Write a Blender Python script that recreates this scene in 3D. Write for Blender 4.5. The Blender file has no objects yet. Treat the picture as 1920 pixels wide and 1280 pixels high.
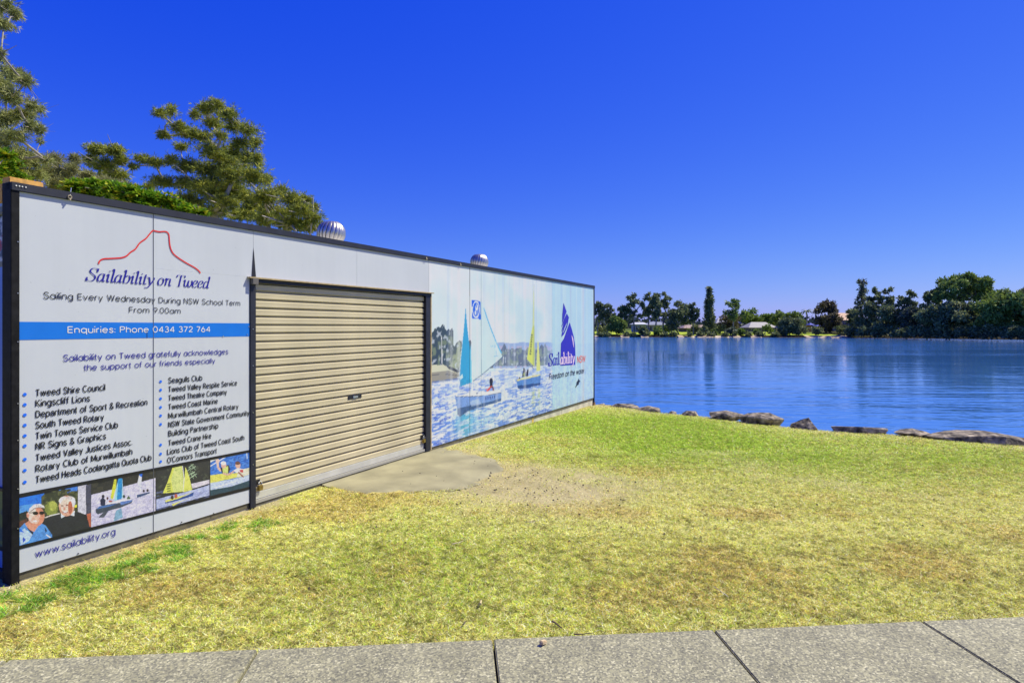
import bpy, bmesh, math, random
import numpy as np
from mathutils import Vector, Matrix
R = math.radians
random.seed(7); rng = np.random.default_rng(7)
scene = bpy.context.scene
C = scene.collection

# ------------------------------------------------------------------ camera, sky, sun, exposure
EYE = 1.72; FPX = 1180.0; HZ = 613.0          # eye height (m); focal length and horizon in photo pixels (1920 wide)
cam = bpy.data.objects.new('camera', bpy.data.cameras.new('camera')); C.objects.link(cam)
cam.location = (0, 0, EYE); cam.rotation_euler = (R(90), 0, 0)
cam.data.sensor_width = 36; cam.data.lens = FPX / 1920 * 36; cam.data.shift_y = (HZ - 640) / 1920
cam.data.clip_start = 0.05; cam.data.clip_end = 9000
scene.camera = cam
SUN_AZ = math.atan2(0.93, 0.30); SUN_EL = R(54)      # azimuth from +Y towards +X
world = bpy.data.worlds.new('World'); scene.world = world; world.use_nodes = True
wn = world.node_tree; wn.nodes.clear()
sky = wn.nodes.new('ShaderNodeTexSky'); sky.sky_type = 'NISHITA'; sky.sun_disc = False
sky.sun_elevation = SUN_EL; sky.sun_rotation = SUN_AZ; sky.altitude = 0; sky.air_density = 1.0; sky.dust_density = 0.15; sky.ozone_density = 2.5
gam = wn.nodes.new('ShaderNodeGamma'); gam.inputs[1].default_value = 1.45
tint = wn.nodes.new('ShaderNodeMix'); tint.data_type = 'RGBA'; tint.blend_type = 'MULTIPLY'; tint.inputs[0].default_value = 1
tint.inputs[7].default_value = (0.33, 0.34, 0.50, 1)
bg = wn.nodes.new('ShaderNodeBackground'); bg.inputs[1].default_value = 0.10
wo = wn.nodes.new('ShaderNodeOutputWorld')
wn.links.new(sky.outputs[0], gam.inputs[0]); wn.links.new(gam.outputs[0], tint.inputs[6])
sep = wn.nodes.new('ShaderNodeSeparateColor'); com = wn.nodes.new('ShaderNodeCombineColor'); wn.links.new(tint.outputs[2], sep.inputs[0])
def wm(op, a, b, c=None):
    m = wn.nodes.new('ShaderNodeMath'); m.operation = op
    for i, v in enumerate((a, b, c)):
        if v is None: continue
        if isinstance(v, (int, float)): m.inputs[i].default_value = v
        else: wn.links.new(v, m.inputs[i])
    return m.outputs[0]
# deep saturated winter blue: red falls off fastest, blue slowest
wn.links.new(wm('MAXIMUM', wm('MULTIPLY_ADD', sep.outputs[0], .47, -.125), .03), com.inputs[0])
wn.links.new(wm('MULTIPLY', wm('POWER', wm('MULTIPLY', sep.outputs[1], .1), .92), 4.9), com.inputs[1])
wn.links.new(wm('MULTIPLY', wm('POWER', wm('MULTIPLY', sep.outputs[2], .1), .20), 7.6), com.inputs[2])
wn.links.new(com.outputs[0], bg.inputs[0]); wn.links.new(bg.outputs[0], wo.inputs[0])
sd = bpy.data.lights.new('sun', 'SUN'); sd.energy = 5.0; sd.angle = R(0.5); sd.color = (1.0, 0.94, 0.73)
sun = bpy.data.objects.new('sun', sd); C.objects.link(sun)
SDIR = Vector((math.sin(SUN_AZ) * math.cos(SUN_EL), math.cos(SUN_AZ) * math.cos(SUN_EL), math.sin(SUN_EL)))
sun.rotation_euler = SDIR.to_track_quat('Z', 'Y').to_euler()
sun.location = (20, 10, 30)
vs = scene.view_settings; vs.view_transform = 'Standard'; vs.look = 'None'; vs.gamma = 1; vs.use_curve_mapping = False; vs.exposure = 0.36
scene.render.engine = 'CYCLES'

# ------------------------------------------------------------------ helpers
def lin(c, f=1.0):
    a = np.array(c, float) / 255.0
    return np.where(a <= 0.04045, a / 12.92, ((a + 0.055) / 1.055) ** 2.4) * f
def l4(c, f=1.0): return tuple(float(v) for v in lin(c, f)) + (1,)

def mat(name, col=(.5, .5, .5), rough=.6, metal=0, noise=None, bump=None, attr=None, spec=None, trans=0):
    """noise=(scale, amount[, detail]) value variation; bump=(scale, strength, distance); attr = colour attribute name"""
    m = bpy.data.materials.new(name); m.use_nodes = True
    n = m.node_tree.nodes; L = m.node_tree.links; p = n['Principled BSDF']
    p.inputs['Roughness'].default_value = rough; p.inputs['Metallic'].default_value = metal
    if spec is not None: p.inputs['Specular IOR Level'].default_value = spec
    tc = n.new('ShaderNodeTexCoord')
    src = None
    if attr:
        a = n.new('ShaderNodeAttribute'); a.attribute_name = attr; src = a.outputs['Color']
    if noise:
        t = n.new('ShaderNodeTexNoise'); t.inputs['Scale'].default_value = noise[0]; t.inputs['Detail'].default_value = noise[2] if len(noise) > 2 else 5
        L.new(tc.outputs['Object'], t.inputs['Vector'])
        mr = n.new('ShaderNodeMapRange'); mr.inputs[1].default_value = .25; mr.inputs[2].default_value = .75
        mr.inputs[3].default_value = 1 - noise[1]; mr.inputs[4].default_value = 1 + noise[1]
        L.new(t.outputs[0], mr.inputs[0])
        mx = n.new('ShaderNodeMix'); mx.data_type = 'RGBA'; mx.blend_type = 'MULTIPLY'; mx.inputs[0].default_value = 1
        if src: L.new(src, mx.inputs[6])
        else: mx.inputs[6].default_value = (*col[:3], 1)
        L.new(mr.outputs[0], mx.inputs[7]); src = mx.outputs[2]
    if src: L.new(src, p.inputs['Base Color'])
    else: p.inputs['Base Color'].default_value = (*col[:3], 1)
    if bump:
        t = n.new('ShaderNodeTexNoise'); t.inputs['Scale'].default_value = bump[0]; t.inputs['Detail'].default_value = 6
        L.new(tc.outputs['Object'], t.inputs['Vector'])
        b = n.new('ShaderNodeBump'); b.inputs['Strength'].default_value = bump[1]; b.inputs['Distance'].default_value = bump[2]
        L.new(t.outputs[0], b.inputs['Height']); L.new(b.outputs[0], p.inputs['Normal'])
    if trans:
        out = n['Material Output']; tr = n.new('ShaderNodeBsdfTranslucent'); ms = n.new('ShaderNodeMixShader'); ms.inputs[0].default_value = trans
        if src: L.new(src, tr.inputs[0])
        else: tr.inputs[0].default_value = (*col[:3], 1)
        L.new(p.outputs[0], ms.inputs[1]); L.new(tr.outputs[0], ms.inputs[2]); L.new(ms.outputs[0], out.inputs[0])
    return m

def tag(o, label=None, cat=None, group=None, kind=None):
    for k, v in (('label', label), ('category', cat), ('group', group), ('kind', kind)):
        if v: o[k] = v
    return o
def empty(name, loc, rz=0):
    o = bpy.data.objects.new(name, None); C.objects.link(o); o.location = loc; o.rotation_euler = (0, 0, rz); o.empty_display_size = .2
    return o
def link(name, me, m=None, parent=None, loc=None):
    if m is not None:
        me.materials.clear(); me.materials.append(m)
    o = bpy.data.objects.new(name, me); C.objects.link(o)
    if parent: o.parent = parent
    if loc is not None: o.location = loc
    return o
def raw(name, V, F, m=None, parent=None, smooth=False, col=None, loc=None):
    """V (n,3); F (k,3|4) int array or list; col (n,3|4) linear point colours"""
    me = bpy.data.meshes.new(name)
    V = np.asarray(V, dtype=np.float32)
    if isinstance(F, np.ndarray):
        k, c = F.shape
        me.vertices.add(len(V)); me.vertices.foreach_set('co', V.ravel())
        me.loops.add(k * c); me.loops.foreach_set('vertex_index', F.astype(np.int32).ravel())
        me.polygons.add(k); me.polygons.foreach_set('loop_start', np.arange(0, k * c, c, dtype=np.int32))
        if smooth: me.polygons.foreach_set('use_smooth', np.ones(k, bool))
        me.update(calc_edges=True)
    else:
        me.from_pydata([tuple(map(float, v)) for v in V], [], F)
        if smooth:
            for p in me.polygons: p.use_smooth = True
    if col is not None:
        ca = me.color_attributes.new('col', 'FLOAT_COLOR', 'POINT')
        cc = np.ones((len(V), 4), np.float32); cc[:, :col.shape[1]] = col
        ca.data.foreach_set('color', cc.ravel())
    return link(name, me, m, parent, loc)
class MB:
    def __init__(s): s.V = []; s.F = []
    def add(s, V, F):
        b = len(s.V); s.V += [tuple(v) for v in V]; s.F += [tuple(i + b for i in f) for f in F]; return s
    def box(s, x0, x1, y0, y1, z0, z1):
        return s.add([(x0,y0,z0),(x1,y0,z0),(x1,y1,z0),(x0,y1,z0),(x0,y0,z1),(x1,y0,z1),(x1,y1,z1),(x0,y1,z1)],
                     [(0,3,2,1),(4,5,6,7),(0,1,5,4),(1,2,6,5),(2,3,7,6),(3,0,4,7)])
    def tube(s, p, q, r0, r1=None, n=8, cap=True):
        r1 = r0 if r1 is None else r1
        p = Vector(p); q = Vector(q); d = (q - p).normalized(); a = d.orthogonal().normalized(); b = d.cross(a)
        V = [p + (a * math.cos(t) + b * math.sin(t)) * r0 for t in [2*math.pi*i/n for i in range(n)]] + \
            [q + (a * math.cos(t) + b * math.sin(t)) * r1 for t in [2*math.pi*i/n for i in range(n)]]
        F = [(i, (i+1) % n, n + (i+1) % n, n + i) for i in range(n)]
        if cap: F += [tuple(range(n))[::-1], tuple(range(n, 2*n))]
        return s.add(V, F)
    def lathe(s, prof, cx=0, cy=0, n=20):
        V = [(cx + r*math.cos(2*math.pi*i/n), cy + r*math.sin(2*math.pi*i/n), z) for r, z in prof for i in range(n)]
        F = [(k*n+i, k*n+(i+1) % n, (k+1)*n+(i+1) % n, (k+1)*n+i) for k in range(len(prof)-1) for i in range(n)]
        return s.add(V, F)
    def build(s, name, m, parent=None, smooth=False, bevel=0):
        o = raw(name, s.V, s.F, m, parent, smooth)
        if bevel:
            bm = bmesh.new(); bm.from_mesh(o.data)
            bmesh.ops.bevel(bm, geom=bm.edges[:], offset=bevel, segments=2, affect='EDGES', clamp_overlap=True)
            bm.to_mesh(o.data); bm.free()
        return o

def _h(ix, iy, seed):
    n = (ix.astype(np.int64) * 374761393 + iy.astype(np.int64) * 668265263 + seed * 974711) & 0x7fffffff
    n = ((n ^ (n >> 13)) * 1274126177) & 0x7fffffff
    return ((n ^ (n >> 16)) & 0xffff) / 65535.0
def vn(x, y, seed=0):
    x = np.asarray(x, float); y = np.asarray(y, float)
    ix = np.floor(x); iy = np.floor(y); fx = x - ix; fy = y - iy
    fx = fx*fx*(3-2*fx); fy = fy*fy*(3-2*fy)
    a = _h(ix, iy, seed); b = _h(ix+1, iy, seed); c = _h(ix, iy+1, seed); d = _h(ix+1, iy+1, seed)
    return (a*(1-fx)+b*fx)*(1-fy) + (c*(1-fx)+d*fx)*fy
def fbm(x, y, seed=0, o=4):
    s = 0; a = .5; t = 0
    for k in range(o):
        s = s + a * vn(x * 2**k, y * 2**k, seed + 13*k); t += a; a *= .5
    return s / t
def sst(a, b, x):
    t = np.clip((x - a) / (b - a), 0, 1); return t*t*(3-2*t)
def mixc(a, b, t):
    t = np.asarray(t)[..., None]; return a * (1 - t) + b * t

# ------------------------------------------------------------------ terrain
SH = [(-60, 300), (-6, 60), (-4, 32), (-2.6, 22), (-0.6, 17.4), (1.0, 16.0), (2.35, 15.25), (3.3, 13.85), (4.1, 13.1), (4.96, 11.75), (5.6, 11.1), (6.3, 10.85),
      (6.9, 10.4), (7.7, 9.6), (9.5, 8.3), (12, 6.8), (18, 4.5), (40, 0), (80, -10), (300, -40)]
def shore_d(x, y):
    """signed distance to the near bank's edge, positive on land (left/below of the line)"""
    x = np.asarray(x, float); y = np.asarray(y, float)
    best = np.full(x.shape, 1e9); sg = np.ones(x.shape)
    for (x0, y0), (x1, y1) in zip(SH[:-1], SH[1:]):
        dx, dy = x1-x0, y1-y0; t = np.clip(((x-x0)*dx + (y-y0)*dy) / (dx*dx+dy*dy), 0, 1)
        ex = x - x0 - t*dx; ey = y - y0 - t*dy; d = np.hypot(ex, ey)
        cr = dx*ey - dy*ex
        m = d < best - 1e-9
        best = np.where(m, d, best); sg = np.where(m, np.where(cr < 0, 1.0, -1.0), sg)
    return best * sg
def gz(x, y):
    d = shore_d(x, y)
    z = -0.02 - 0.10 * sst(8, 15, y) + 0.02 * (fbm(np.asarray(x)*.6, np.asarray(y)*.6, 3) - .5)
    z = z - 0.05 * np.clip(1 - d/1.2, 0, 1)**2
    drop = sst(0.12, -3.2, d)
    return z * (1 - drop) + (-2.8) * drop
def gz1(x, y): return float(gz(np.array([x]), np.array([y]))[0])
def gp(px, py, h=1.74):
    Y = FPX * h / (py - HZ); return ((px - 960) / FPX * Y, Y)

def blob(x, y, cx, cy, rx, ry, rot=0):
    c, s = math.cos(rot), math.sin(rot); u = (x-cx)*c + (y-cy)*s; v = -(x-cx)*s + (y-cy)*c
    return np.exp(-((u/rx)**2 + (v/ry)**2))
PATH_P = Vector((-2.64, 3.25)); PATH_D = Vector((5.69, 0.495)).normalized(); PATH_N = Vector((-PATH_D.y, PATH_D.x))
def path_d(x, y): return (x - PATH_P.x) * PATH_N.x + (y - PATH_P.y) * PATH_N.y      # >0 beyond the path's far edge
UX, UY = 0.4455, 0.8953
def wall_d(x, y): return (x + 3.37) * UY - (y - 4.30) * UX                            # >0 in front of the container
def wall_s(x, y): return (x + 3.37) * UX + (y - 4.30) * UY
def masks(x, y):
    n = fbm(x*.9, y*.9, 21); n2 = fbm(x*3.1, y*3.1, 33); n3 = fbm(x*.45+y*.2, y*.5, 44)
    green = 1.15*blob(x, y, 2.1, 11.0, 2.4, 2.9, .3) + .65*blob(x, y, 5.5, 8.6, 2.5, 1.4) + +.24*blob(x, y, -.6, 5.2, 1.1, 1.0) + .16*blob(x, y, .2, 4.1, 2.4, .7) + .1*blob(x, y, -1.6, 4.2, 1.5, .7) \
        + .75*np.exp(-((wall_d(x, y)-.40)/.22)**2)*(wall_s(x, y) < 1.75)*sst(.50, .62, fbm(x*8.5, y*8.5, 91))
    green = np.clip(green * (.45 + 1.15*n) + .12*(n2-.45), 0, 1)
    green = np.where((y < 2), .5*n, green)
    dirt = 1.3*blob(x, y, .15, 7.0, 1.0, 1.15, .5) + .35*blob(x, y, 1.4, 6.9, 1.2, .5) + .7*blob(x, y, -.55, 8.9, .35, .9, -.3)
    dirt = dirt + .9*np.exp(-((wall_d(x, y)-.03)/.16)**2) * (wall_s(x, y) < 2.3) + .45*np.exp(-(wall_d(x, y)/.22)**2) * (wall_s(x, y) > 5)
    dirt = dirt + .65*np.exp(-((shore_d(x, y)-.25)/.45)**2) + .55*sst(.56, .72, n3)*(y < 9) + .3*np.exp(-((path_d(x, y)-.03)/.06)**2)
    dirt = np.clip(dirt * (.5 + 1.0*n2), 0, 1)
    brown = sst(.45, .72, fbm(x*1.3+7, y*1.7, 55)) * np.clip(1-green*1.3, 0, 1)
    return green, dirt, brown
STRAW = np.array([.88, .79, .36]); YG = np.array([.60, .60, .10]); GREEN = np.array([.30, .46, .04]); BROWN = np.array([.50, .36, .12]); DIRT = np.array([.40, .345, .18]); THATCH = np.array([.52, .50, .16])
def fine_axis(a, b, step, lo, hi, n=26):
    t = np.linspace(0, 1, n)[1:]
    return np.concatenate([(a - (a-lo)*t**2.2)[::-1], np.arange(a, b, step), b + (hi-b)*t**2.2])
def grid_faces(nx, ny):
    i = np.arange(nx-1)[None, :] + np.arange(ny-1)[:, None]*nx
    i = i.ravel(); return np.stack([i, i+1, i+nx+1, i+nx], 1)
xs = fine_axis(-5, 11, .05, -300, 300); ys = fine_axis(2.6, 17.5, .05, -150, 290)
GX, GY = np.meshgrid(xs, ys); gx = GX.ravel(); gy = GY.ravel(); zz = gz(gx, gy)
g, d, b = masks(gx, gy)
mott = fbm(gx*7, gy*7, 5)
cc = mixc(THATCH*np.ones((len(gx), 1)), GREEN*.8, np.clip(g*1.1, 0, 1)); cc = mixc(cc, BROWN, b*.5); cc = mixc(cc, DIRT, d); cc *= (.75 + .5*mott)[:, None]
under = shore_d(gx, gy) < -.35
cc[under] = np.array([.09, .08, .06])
far = (np.abs(gx) > 14) | (gy > 20) | (gy < 0); cc[far & ~under] = np.array([.16, .19, .06])
zz = zz + np.where((gy > 2.6) & (gy < 17), .012*(mott-.5) - .010*d, 0)
pd = path_d(gx, gy)
zz = np.where((pd < 0) & (pd > -1.75), zz*0 - .08, zz)
zz = np.where((np.abs(gx) > 11.5) & (zz > -.5), np.minimum(zz, -.06), zz)
mground = mat('turf_soil', attr='col', rough=.95, noise=(55, .35, 6), bump=(90, .6, .02), spec=.1)
grd = raw('ground', np.stack([gx, gy, zz], 1), grid_faces(len(xs), len(ys)), mground, smooth=True, col=cc); tag(grd, kind='structure')

# footpath: a sunk base and one slab after another
mconc = bpy.data.materials.new('exposed_aggregate'); mconc.use_nodes = True
n = mconc.node_tree.nodes; L = mconc.node_tree.links; p = n['Principled BSDF']; p.inputs['Roughness'].default_value = .85
tc = n.new('ShaderNodeTexCoord'); vo = n.new('ShaderNodeTexVoronoi'); vo.inputs['Scale'].default_value = 105; n1 = n.new('ShaderNodeTexNoise'); n1.inputs['Scale'].default_value = 4; n1.inputs['Detail'].default_value = 8
n4 = n.new('ShaderNodeTexNoise'); n4.inputs['Scale'].default_value = 160; n4.inputs['Detail'].default_value = 3
for q in (vo, n1, n4): L.new(tc.outputs['Object'], q.inputs['Vector'])
cr = n.new('ShaderNodeValToRGB'); L.new(vo.outputs['Color'], cr.inputs[0])
cr.color_ramp.elements[0].color = (.11, .11, .075, 1); cr.color_ramp.elements[1].color = (.62, .58, .37, 1)
e = cr.color_ramp.elements.new(.35); e.color = (.22, .21, .14, 1); e = cr.color_ramp.elements.new(.7); e.color = (.34, .32, .185, 1)
cr2 = n.new('ShaderNodeMapRange'); cr2.inputs[1].default_value = .3; cr2.inputs[2].default_value = .7; cr2.inputs[3].default_value = .78; cr2.inputs[4].default_value = 1.08; L.new(n1.outputs[0], cr2.inputs[0])
mx = n.new('ShaderNodeMix'); mx.data_type = 'RGBA'; mx.blend_type = 'MULTIPLY'; mx.inputs[0].default_value = 1; L.new(cr.outputs[0], mx.inputs[6]); L.new(cr2.outputs[0], mx.inputs[7]); L.new(mx.outputs[2], p.inputs['Base Color'])
bp = n.new('ShaderNodeBump'); bp.inputs['Strength'].default_value = .5; bp.inputs['Distance'].default_value = .004; L.new(n4.outputs[0], bp.inputs['Height']); L.new(bp.outputs[0], p.inputs['Normal'])
prz = math.atan2(PATH_D.y, PATH_D.x)
foot = empty('footpath', (PATH_P.x, PATH_P.y, 0), prz); tag(foot, kind='structure')
MB().box(-12, 16, -1.70, -.03, -.2, -.045).build('slab_bed', mat('slab_bed', (.05, .045, .035), .95), foot)
joints = [-9.35 + 1.255*k for k in range(0, 20)]
joints = [j + 0.0 for j in joints]
off = 2.545 - min(joints, key=lambda v: abs(v-2.545)); joints = [j + off for j in joints]
for a_, b_ in zip(joints[:-1], joints[1:]):
    sl = MB().box(a_+.006, b_-.006, -1.68, 0, -.1, .002 + random.uniform(-.002, .003)).build('paving_slab', mconc, foot, bevel=.005)

# worn concrete apron in front of the roller door
apr_px = [(597, 906), (640, 889), (700, 870), (760, 853), (812, 840), (850, 846), (890, 852), (920, 862), (946, 878), (935, 890), (900, 903), (862, 914), (820, 920), (770, 921), (720, 925), (690, 926), (650, 919)]
apw = [gp(*q) for q in apr_px]
V = []
for i in range(len(apw)):
    (x0, y0), (x1, y1) = apw[i], apw[(i+1) % len(apw)]
    for t in [q/9 for q in range(9)]:
        x, y = x0+(x1-x0)*t, y0+(y1-y0)*t; j = (.10*(vn(np.array([x*6.]), np.array([y*6.]))[0]-.5) + .05*(vn(np.array([x*25.]), np.array([y*25.]))[0]-.5)) if 4 < i < 16 else 0
        V.append((x + j, y + j, 0))
rim = [(v[0], v[1]) for v in V]
ax_ = np.arange(min(v[0] for v in rim)-.1, max(v[0] for v in rim)+.1, .03); ay_ = np.arange(min(v[1] for v in rim)-.1, max(v[1] for v in rim)+.1, .03)
AX, AY = np.meshgrid(ax_, ay_); fxa, fya = AX.ravel(), AY.ravel(); ins = np.zeros(fxa.shape, bool); dist = np.full(fxa.shape, 9.)
for i in range(len(rim)):
    (x0, y0), (x1, y1) = rim[i], rim[i-1]; ins ^= ((y0 > fya) != (y1 > fya)) & (fxa < (x1-x0)*(fya-y0)/(y1-y0+1e-12)+x0)
    dx, dy = x1-x0, y1-y0; t = np.clip(((fxa-x0)*dx+(fya-y0)*dy)/(dx*dx+dy*dy+1e-12), 0, 1); dist = np.minimum(dist, np.hypot(fxa-x0-t*dx, fya-y0-t*dy))
sdist = np.where(ins, dist, -dist)
za = gz(fxa, fya) + .014 - .030*np.clip((.05 + .34*(fbm(fxa*4, fya*4, 66)-.42)*(fxa > -1.5) - np.where(wall_d(fxa, fya) < .12, 1, sdist))/.12, 0, 1) + .006*(fbm(fxa*5, fya*5, 61)-.5)
Fa = grid_faces(len(ax_), len(ay_)); keep = (sdist[Fa].max(1) > -.03) & (wall_d(fxa, fya)[Fa].min(1) > -.05); Fa = Fa[keep]; us, inv = np.unique(Fa, return_inverse=True)
ap = raw('concrete_apron', np.stack([fxa, fya, za], 1)[us], inv.reshape(Fa.shape).astype(np.int32), mat('worn_concrete', (.285, .26, .150), .9, noise=(2.5, .30, 10), bump=(120, .4, .004)), smooth=True); tag(ap, kind='structure')

# ------------------------------------------------------------------ river
WZ = -1.30
mw = bpy.data.materials.new('river_water'); mw.use_nodes = True
n = mw.node_tree.nodes; L = mw.node_tree.links; p = n['Principled BSDF']
p.inputs['Base Color'].default_value = (.04, .15, .42, 1); p.inputs['Roughness'].default_value = .06; p.inputs['IOR'].default_value = 1.42; 
tc = n.new('ShaderNodeNewGeometry')
def wnoise(scale, sx, sy, det=3, rot=0):
    mp = n.new('ShaderNodeMapping'); mp.inputs['Scale'].default_value = (sx, sy, 1); mp.inputs['Rotation'].default_value = (0, 0, rot)
    t = n.new('ShaderNodeTexNoise'); t.inputs['Scale'].default_value = scale; t.inputs['Detail'].default_value = det
    L.new(tc.outputs['Position'], mp.inputs['Vector']); L.new(mp.outputs[0], t.inputs['Vector']); return t.outputs[0]
a1 = wnoise(1.1, .5, 1.5, 3, .08); a2 = wnoise(2.6, .5, 1.3, 2, -.15); a3 = wnoise(.05, .35, 1.6, 3); a4 = wnoise(.34, .45, 1.1, 2, .05)
m1 = n.new('ShaderNodeMath'); m1.operation = 'MULTIPLY_ADD'; m1.inputs[1].default_value = .5; L.new(a2, m1.inputs[0]); L.new(a1, m1.inputs[2])
m4 = n.new('ShaderNodeMath'); m4.operation = 'MULTIPLY_ADD'; m4.inputs[1].default_value = 3.2; L.new(a4, m4.inputs[0]); L.new(m1.outputs[0], m4.inputs[2]); m1 = m4
# wind: ruffled near the far bank, a calmer lane in mid river, light ripple near the lawn
sx_n = n.new('ShaderNodeSeparateXYZ'); L.new(tc.outputs['Position'], sx_n.inputs[0])
def mth(op, a, b=None, c=None):
    m_ = n.new('ShaderNodeMath'); m_.operation = op
    for i, v in enumerate((a, b, c)):
        if v is None: continue
        if isinstance(v, (int, float)): m_.inputs[i].default_value = v
        else: L.new(v, m_.inputs[i])
    return m_.outputs[0]
yy_ = mth('MULTIPLY_ADD', mth('SUBTRACT', a3, .5), 90.0, sx_n.outputs[1])
mr = n.new('ShaderNodeValToRGB'); L.new(mth('DIVIDE', yy_, 200.0), mr.inputs[0]); el_ = mr.color_ramp.elements
el_[0].position = .06; el_[0].color = (.50,)*3 + (1,); el_[1].position = .48; el_[1].color = (.85,)*3 + (1,)
for p_, v_ in ((.13, .26), (.20, .14), (.34, .14), (.43, .6)): e_ = el_.new(p_); e_.color = (v_,)*3 + (1,)
bp = n.new('ShaderNodeBump'); bp.inputs['Distance'].default_value = .10; L.new(mr.outputs[0], bp.inputs['Strength']); L.new(m1.outputs[0], bp.inputs['Height']); L.new(bp.outputs[0], p.inputs['Normal'])
wat = raw('river', [(-3000, -1500, WZ), (3000, -1500, WZ), (3000, 4000, WZ), (-3000, 4000, WZ)], [(0, 1, 2, 3)], mw); tag(wat, kind='structure')

# ------------------------------------------------------------------ far bank
FS = [(-900, 215), (-60, 196), (10, 189), (40, 188), (70, 187), (97, 178), (108, 165), (122, 149), (150, 130), (260, 90), (900, 40)]
def fshore(x): return np.interp(x, [p[0] for p in FS], [p[1] for p in FS])
fx = np.concatenate([np.linspace(-900, -20, 30), np.arange(-18, 190, 1.2), np.linspace(192, 900, 30)])
fo = [(-6, -2.2), (-1, -1.45), (0, -1.28), (.8, -1.2), (1.6, -.95), (2.6, -.80), (4, -.72), (9, -.55), (20, -.15), (32, .1), (60, .3), (200, .6), (900, 1.0), (3500, 1.6)]
V = []; cols = []
for (o_, z_) in fo:
    wob = (vn(fx*.25, fx*0 + 3) - .5) * (2.2 if o_ < 3 else 0)
    zz_ = z_ + (.25*(vn(fx*.2, fx*0 + o_) - .5) if 0.5 < o_ < 4 else 0)
    V.append(np.stack([fx, fshore(fx) + o_ + wob, zz_ + fx*0], 1))
    sand = vn(fx*.11, fx*0 + 9) ; sandy = (sand > .66)
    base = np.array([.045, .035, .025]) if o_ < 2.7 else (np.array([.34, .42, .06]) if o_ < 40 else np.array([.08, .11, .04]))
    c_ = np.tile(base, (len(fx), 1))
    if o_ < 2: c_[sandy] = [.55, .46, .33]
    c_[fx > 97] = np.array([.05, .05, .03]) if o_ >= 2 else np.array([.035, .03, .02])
    cols.append(c_)
V = np.concatenate(V); cols = np.concatenate(cols)
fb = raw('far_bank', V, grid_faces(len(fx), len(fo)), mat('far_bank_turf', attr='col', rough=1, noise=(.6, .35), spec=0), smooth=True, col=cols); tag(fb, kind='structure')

# ------------------------------------------------------------------ shipping container store
cont = empty('shipping_container', (-3.37, 4.30, 0), math.atan2(UY, UX))
tag(cont, 'long white container store with sailing murals, cream roller door and club notices on the lawn', 'container')
def ws(px):                                             # photo column -> metres along the wall
    k = (px - 960) / FPX; return (3.37 + 4.30*k) / (UX - UY*k)
def wz(px, py): return EYE + (HZ - py) * (4.30 + UY*ws(px)) / FPX
ZB, ZT, LN, WD = .04, 2.645, 11.92, 2.44
navy = mat('navy_steel_trim', (.011, .013, .024), .55, noise=(9, .4), bump=(40, .15, .002))
black = mat('black_steel', (.012, .012, .014), .5, noise=(14, .5))
white = bpy.data.materials.new('white_sheet'); white.use_nodes = True
n = white.node_tree.nodes; L = white.node_tree.links; p = n['Principled BSDF']; p.inputs['Roughness'].default_value = .42
tc = n.new('ShaderNodeTexCoord')
def nz(scale, sc, det=5):
    mp = n.new('ShaderNodeMapping'); mp.inputs['Scale'].default_value = sc; t = n.new('ShaderNodeTexNoise'); t.inputs['Scale'].default_value = scale; t.inputs['Detail'].default_value = det
    L.new(tc.outputs['Object'], mp.inputs['Vector']); L.new(mp.outputs[0], t.inputs['Vector']); return t.outputs[0]
s1 = nz(2.2, (6, 6, .35)); s2 = nz(1.1, (1, 1, 1.2)); s3 = nz(45, (1, 1, 1), 2)
r1 = n.new('ShaderNodeMapRange'); r1.inputs[1].default_value = .35; r1.inputs[2].default_value = .75; r1.inputs[3].default_value = 1.0; r1.inputs[4].default_value = .97; L.new(s1, r1.inputs[0])
r2 = n.new('ShaderNodeMapRange'); r2.inputs[1].default_value = .3; r2.inputs[2].default_value = .7; r2.inputs[3].default_value = .95; r2.inputs[4].default_value = 1.03; L.new(s2, r2.inputs[0])
r3 = n.new('ShaderNodeMapRange'); r3.inputs[1].default_value = .72; r3.inputs[2].default_value = .80; r3.inputs[3].default_value = 1; r3.inputs[4].default_value = .55; L.new(s3, r3.inputs[0])
q1 = n.new('ShaderNodeMath'); q1.operation = 'MULTIPLY'; L.new(r1.outputs[0], q1.inputs[0]); L.new(r2.outputs[0], q1.inputs[1])
q2 = n.new('ShaderNodeMath'); q2.operation = 'MULTIPLY'; L.new(q1.outputs[0], q2.inputs[0]); L.new(r3.outputs[0], q2.inputs[1])
mx = n.new('ShaderNodeMix'); mx.data_type = 'RGBA'; mx.blend_type = 'MULTIPLY'; mx.inputs[0].default_value = 1; mx.inputs[6].default_value = (.53, .56, .585, 1)
L.new(q2.outputs[0], mx.inputs[7]); L.new(mx.outputs[2], p.inputs['Base Color'])
bp = n.new('ShaderNodeBump'); bp.inputs['Strength'].default_value = .25; bp.inputs['Distance'].default_value = .01; L.new(s2, bp.inputs['Height']); L.new(bp.outputs[0], p.inputs['Normal'])

def panel(s0, s1_, z0, z1, m=white, name='wall_panel'):
    return MB().box(s0+.0015, s1_-.0015, 0, .025, z0, z1).build(name, m, cont)
SD0, SD1 = 1.926, 5.02
panel(0, .962, ZB, ZT); panel(.962, SD0+.045, 2.20, ZT); panel(.962, SD0, ZB, 2.1995)
panel(SD0+.045, 3.467, 2.20, ZT); panel(3.467, 4.97, 2.20, ZT)

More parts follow.
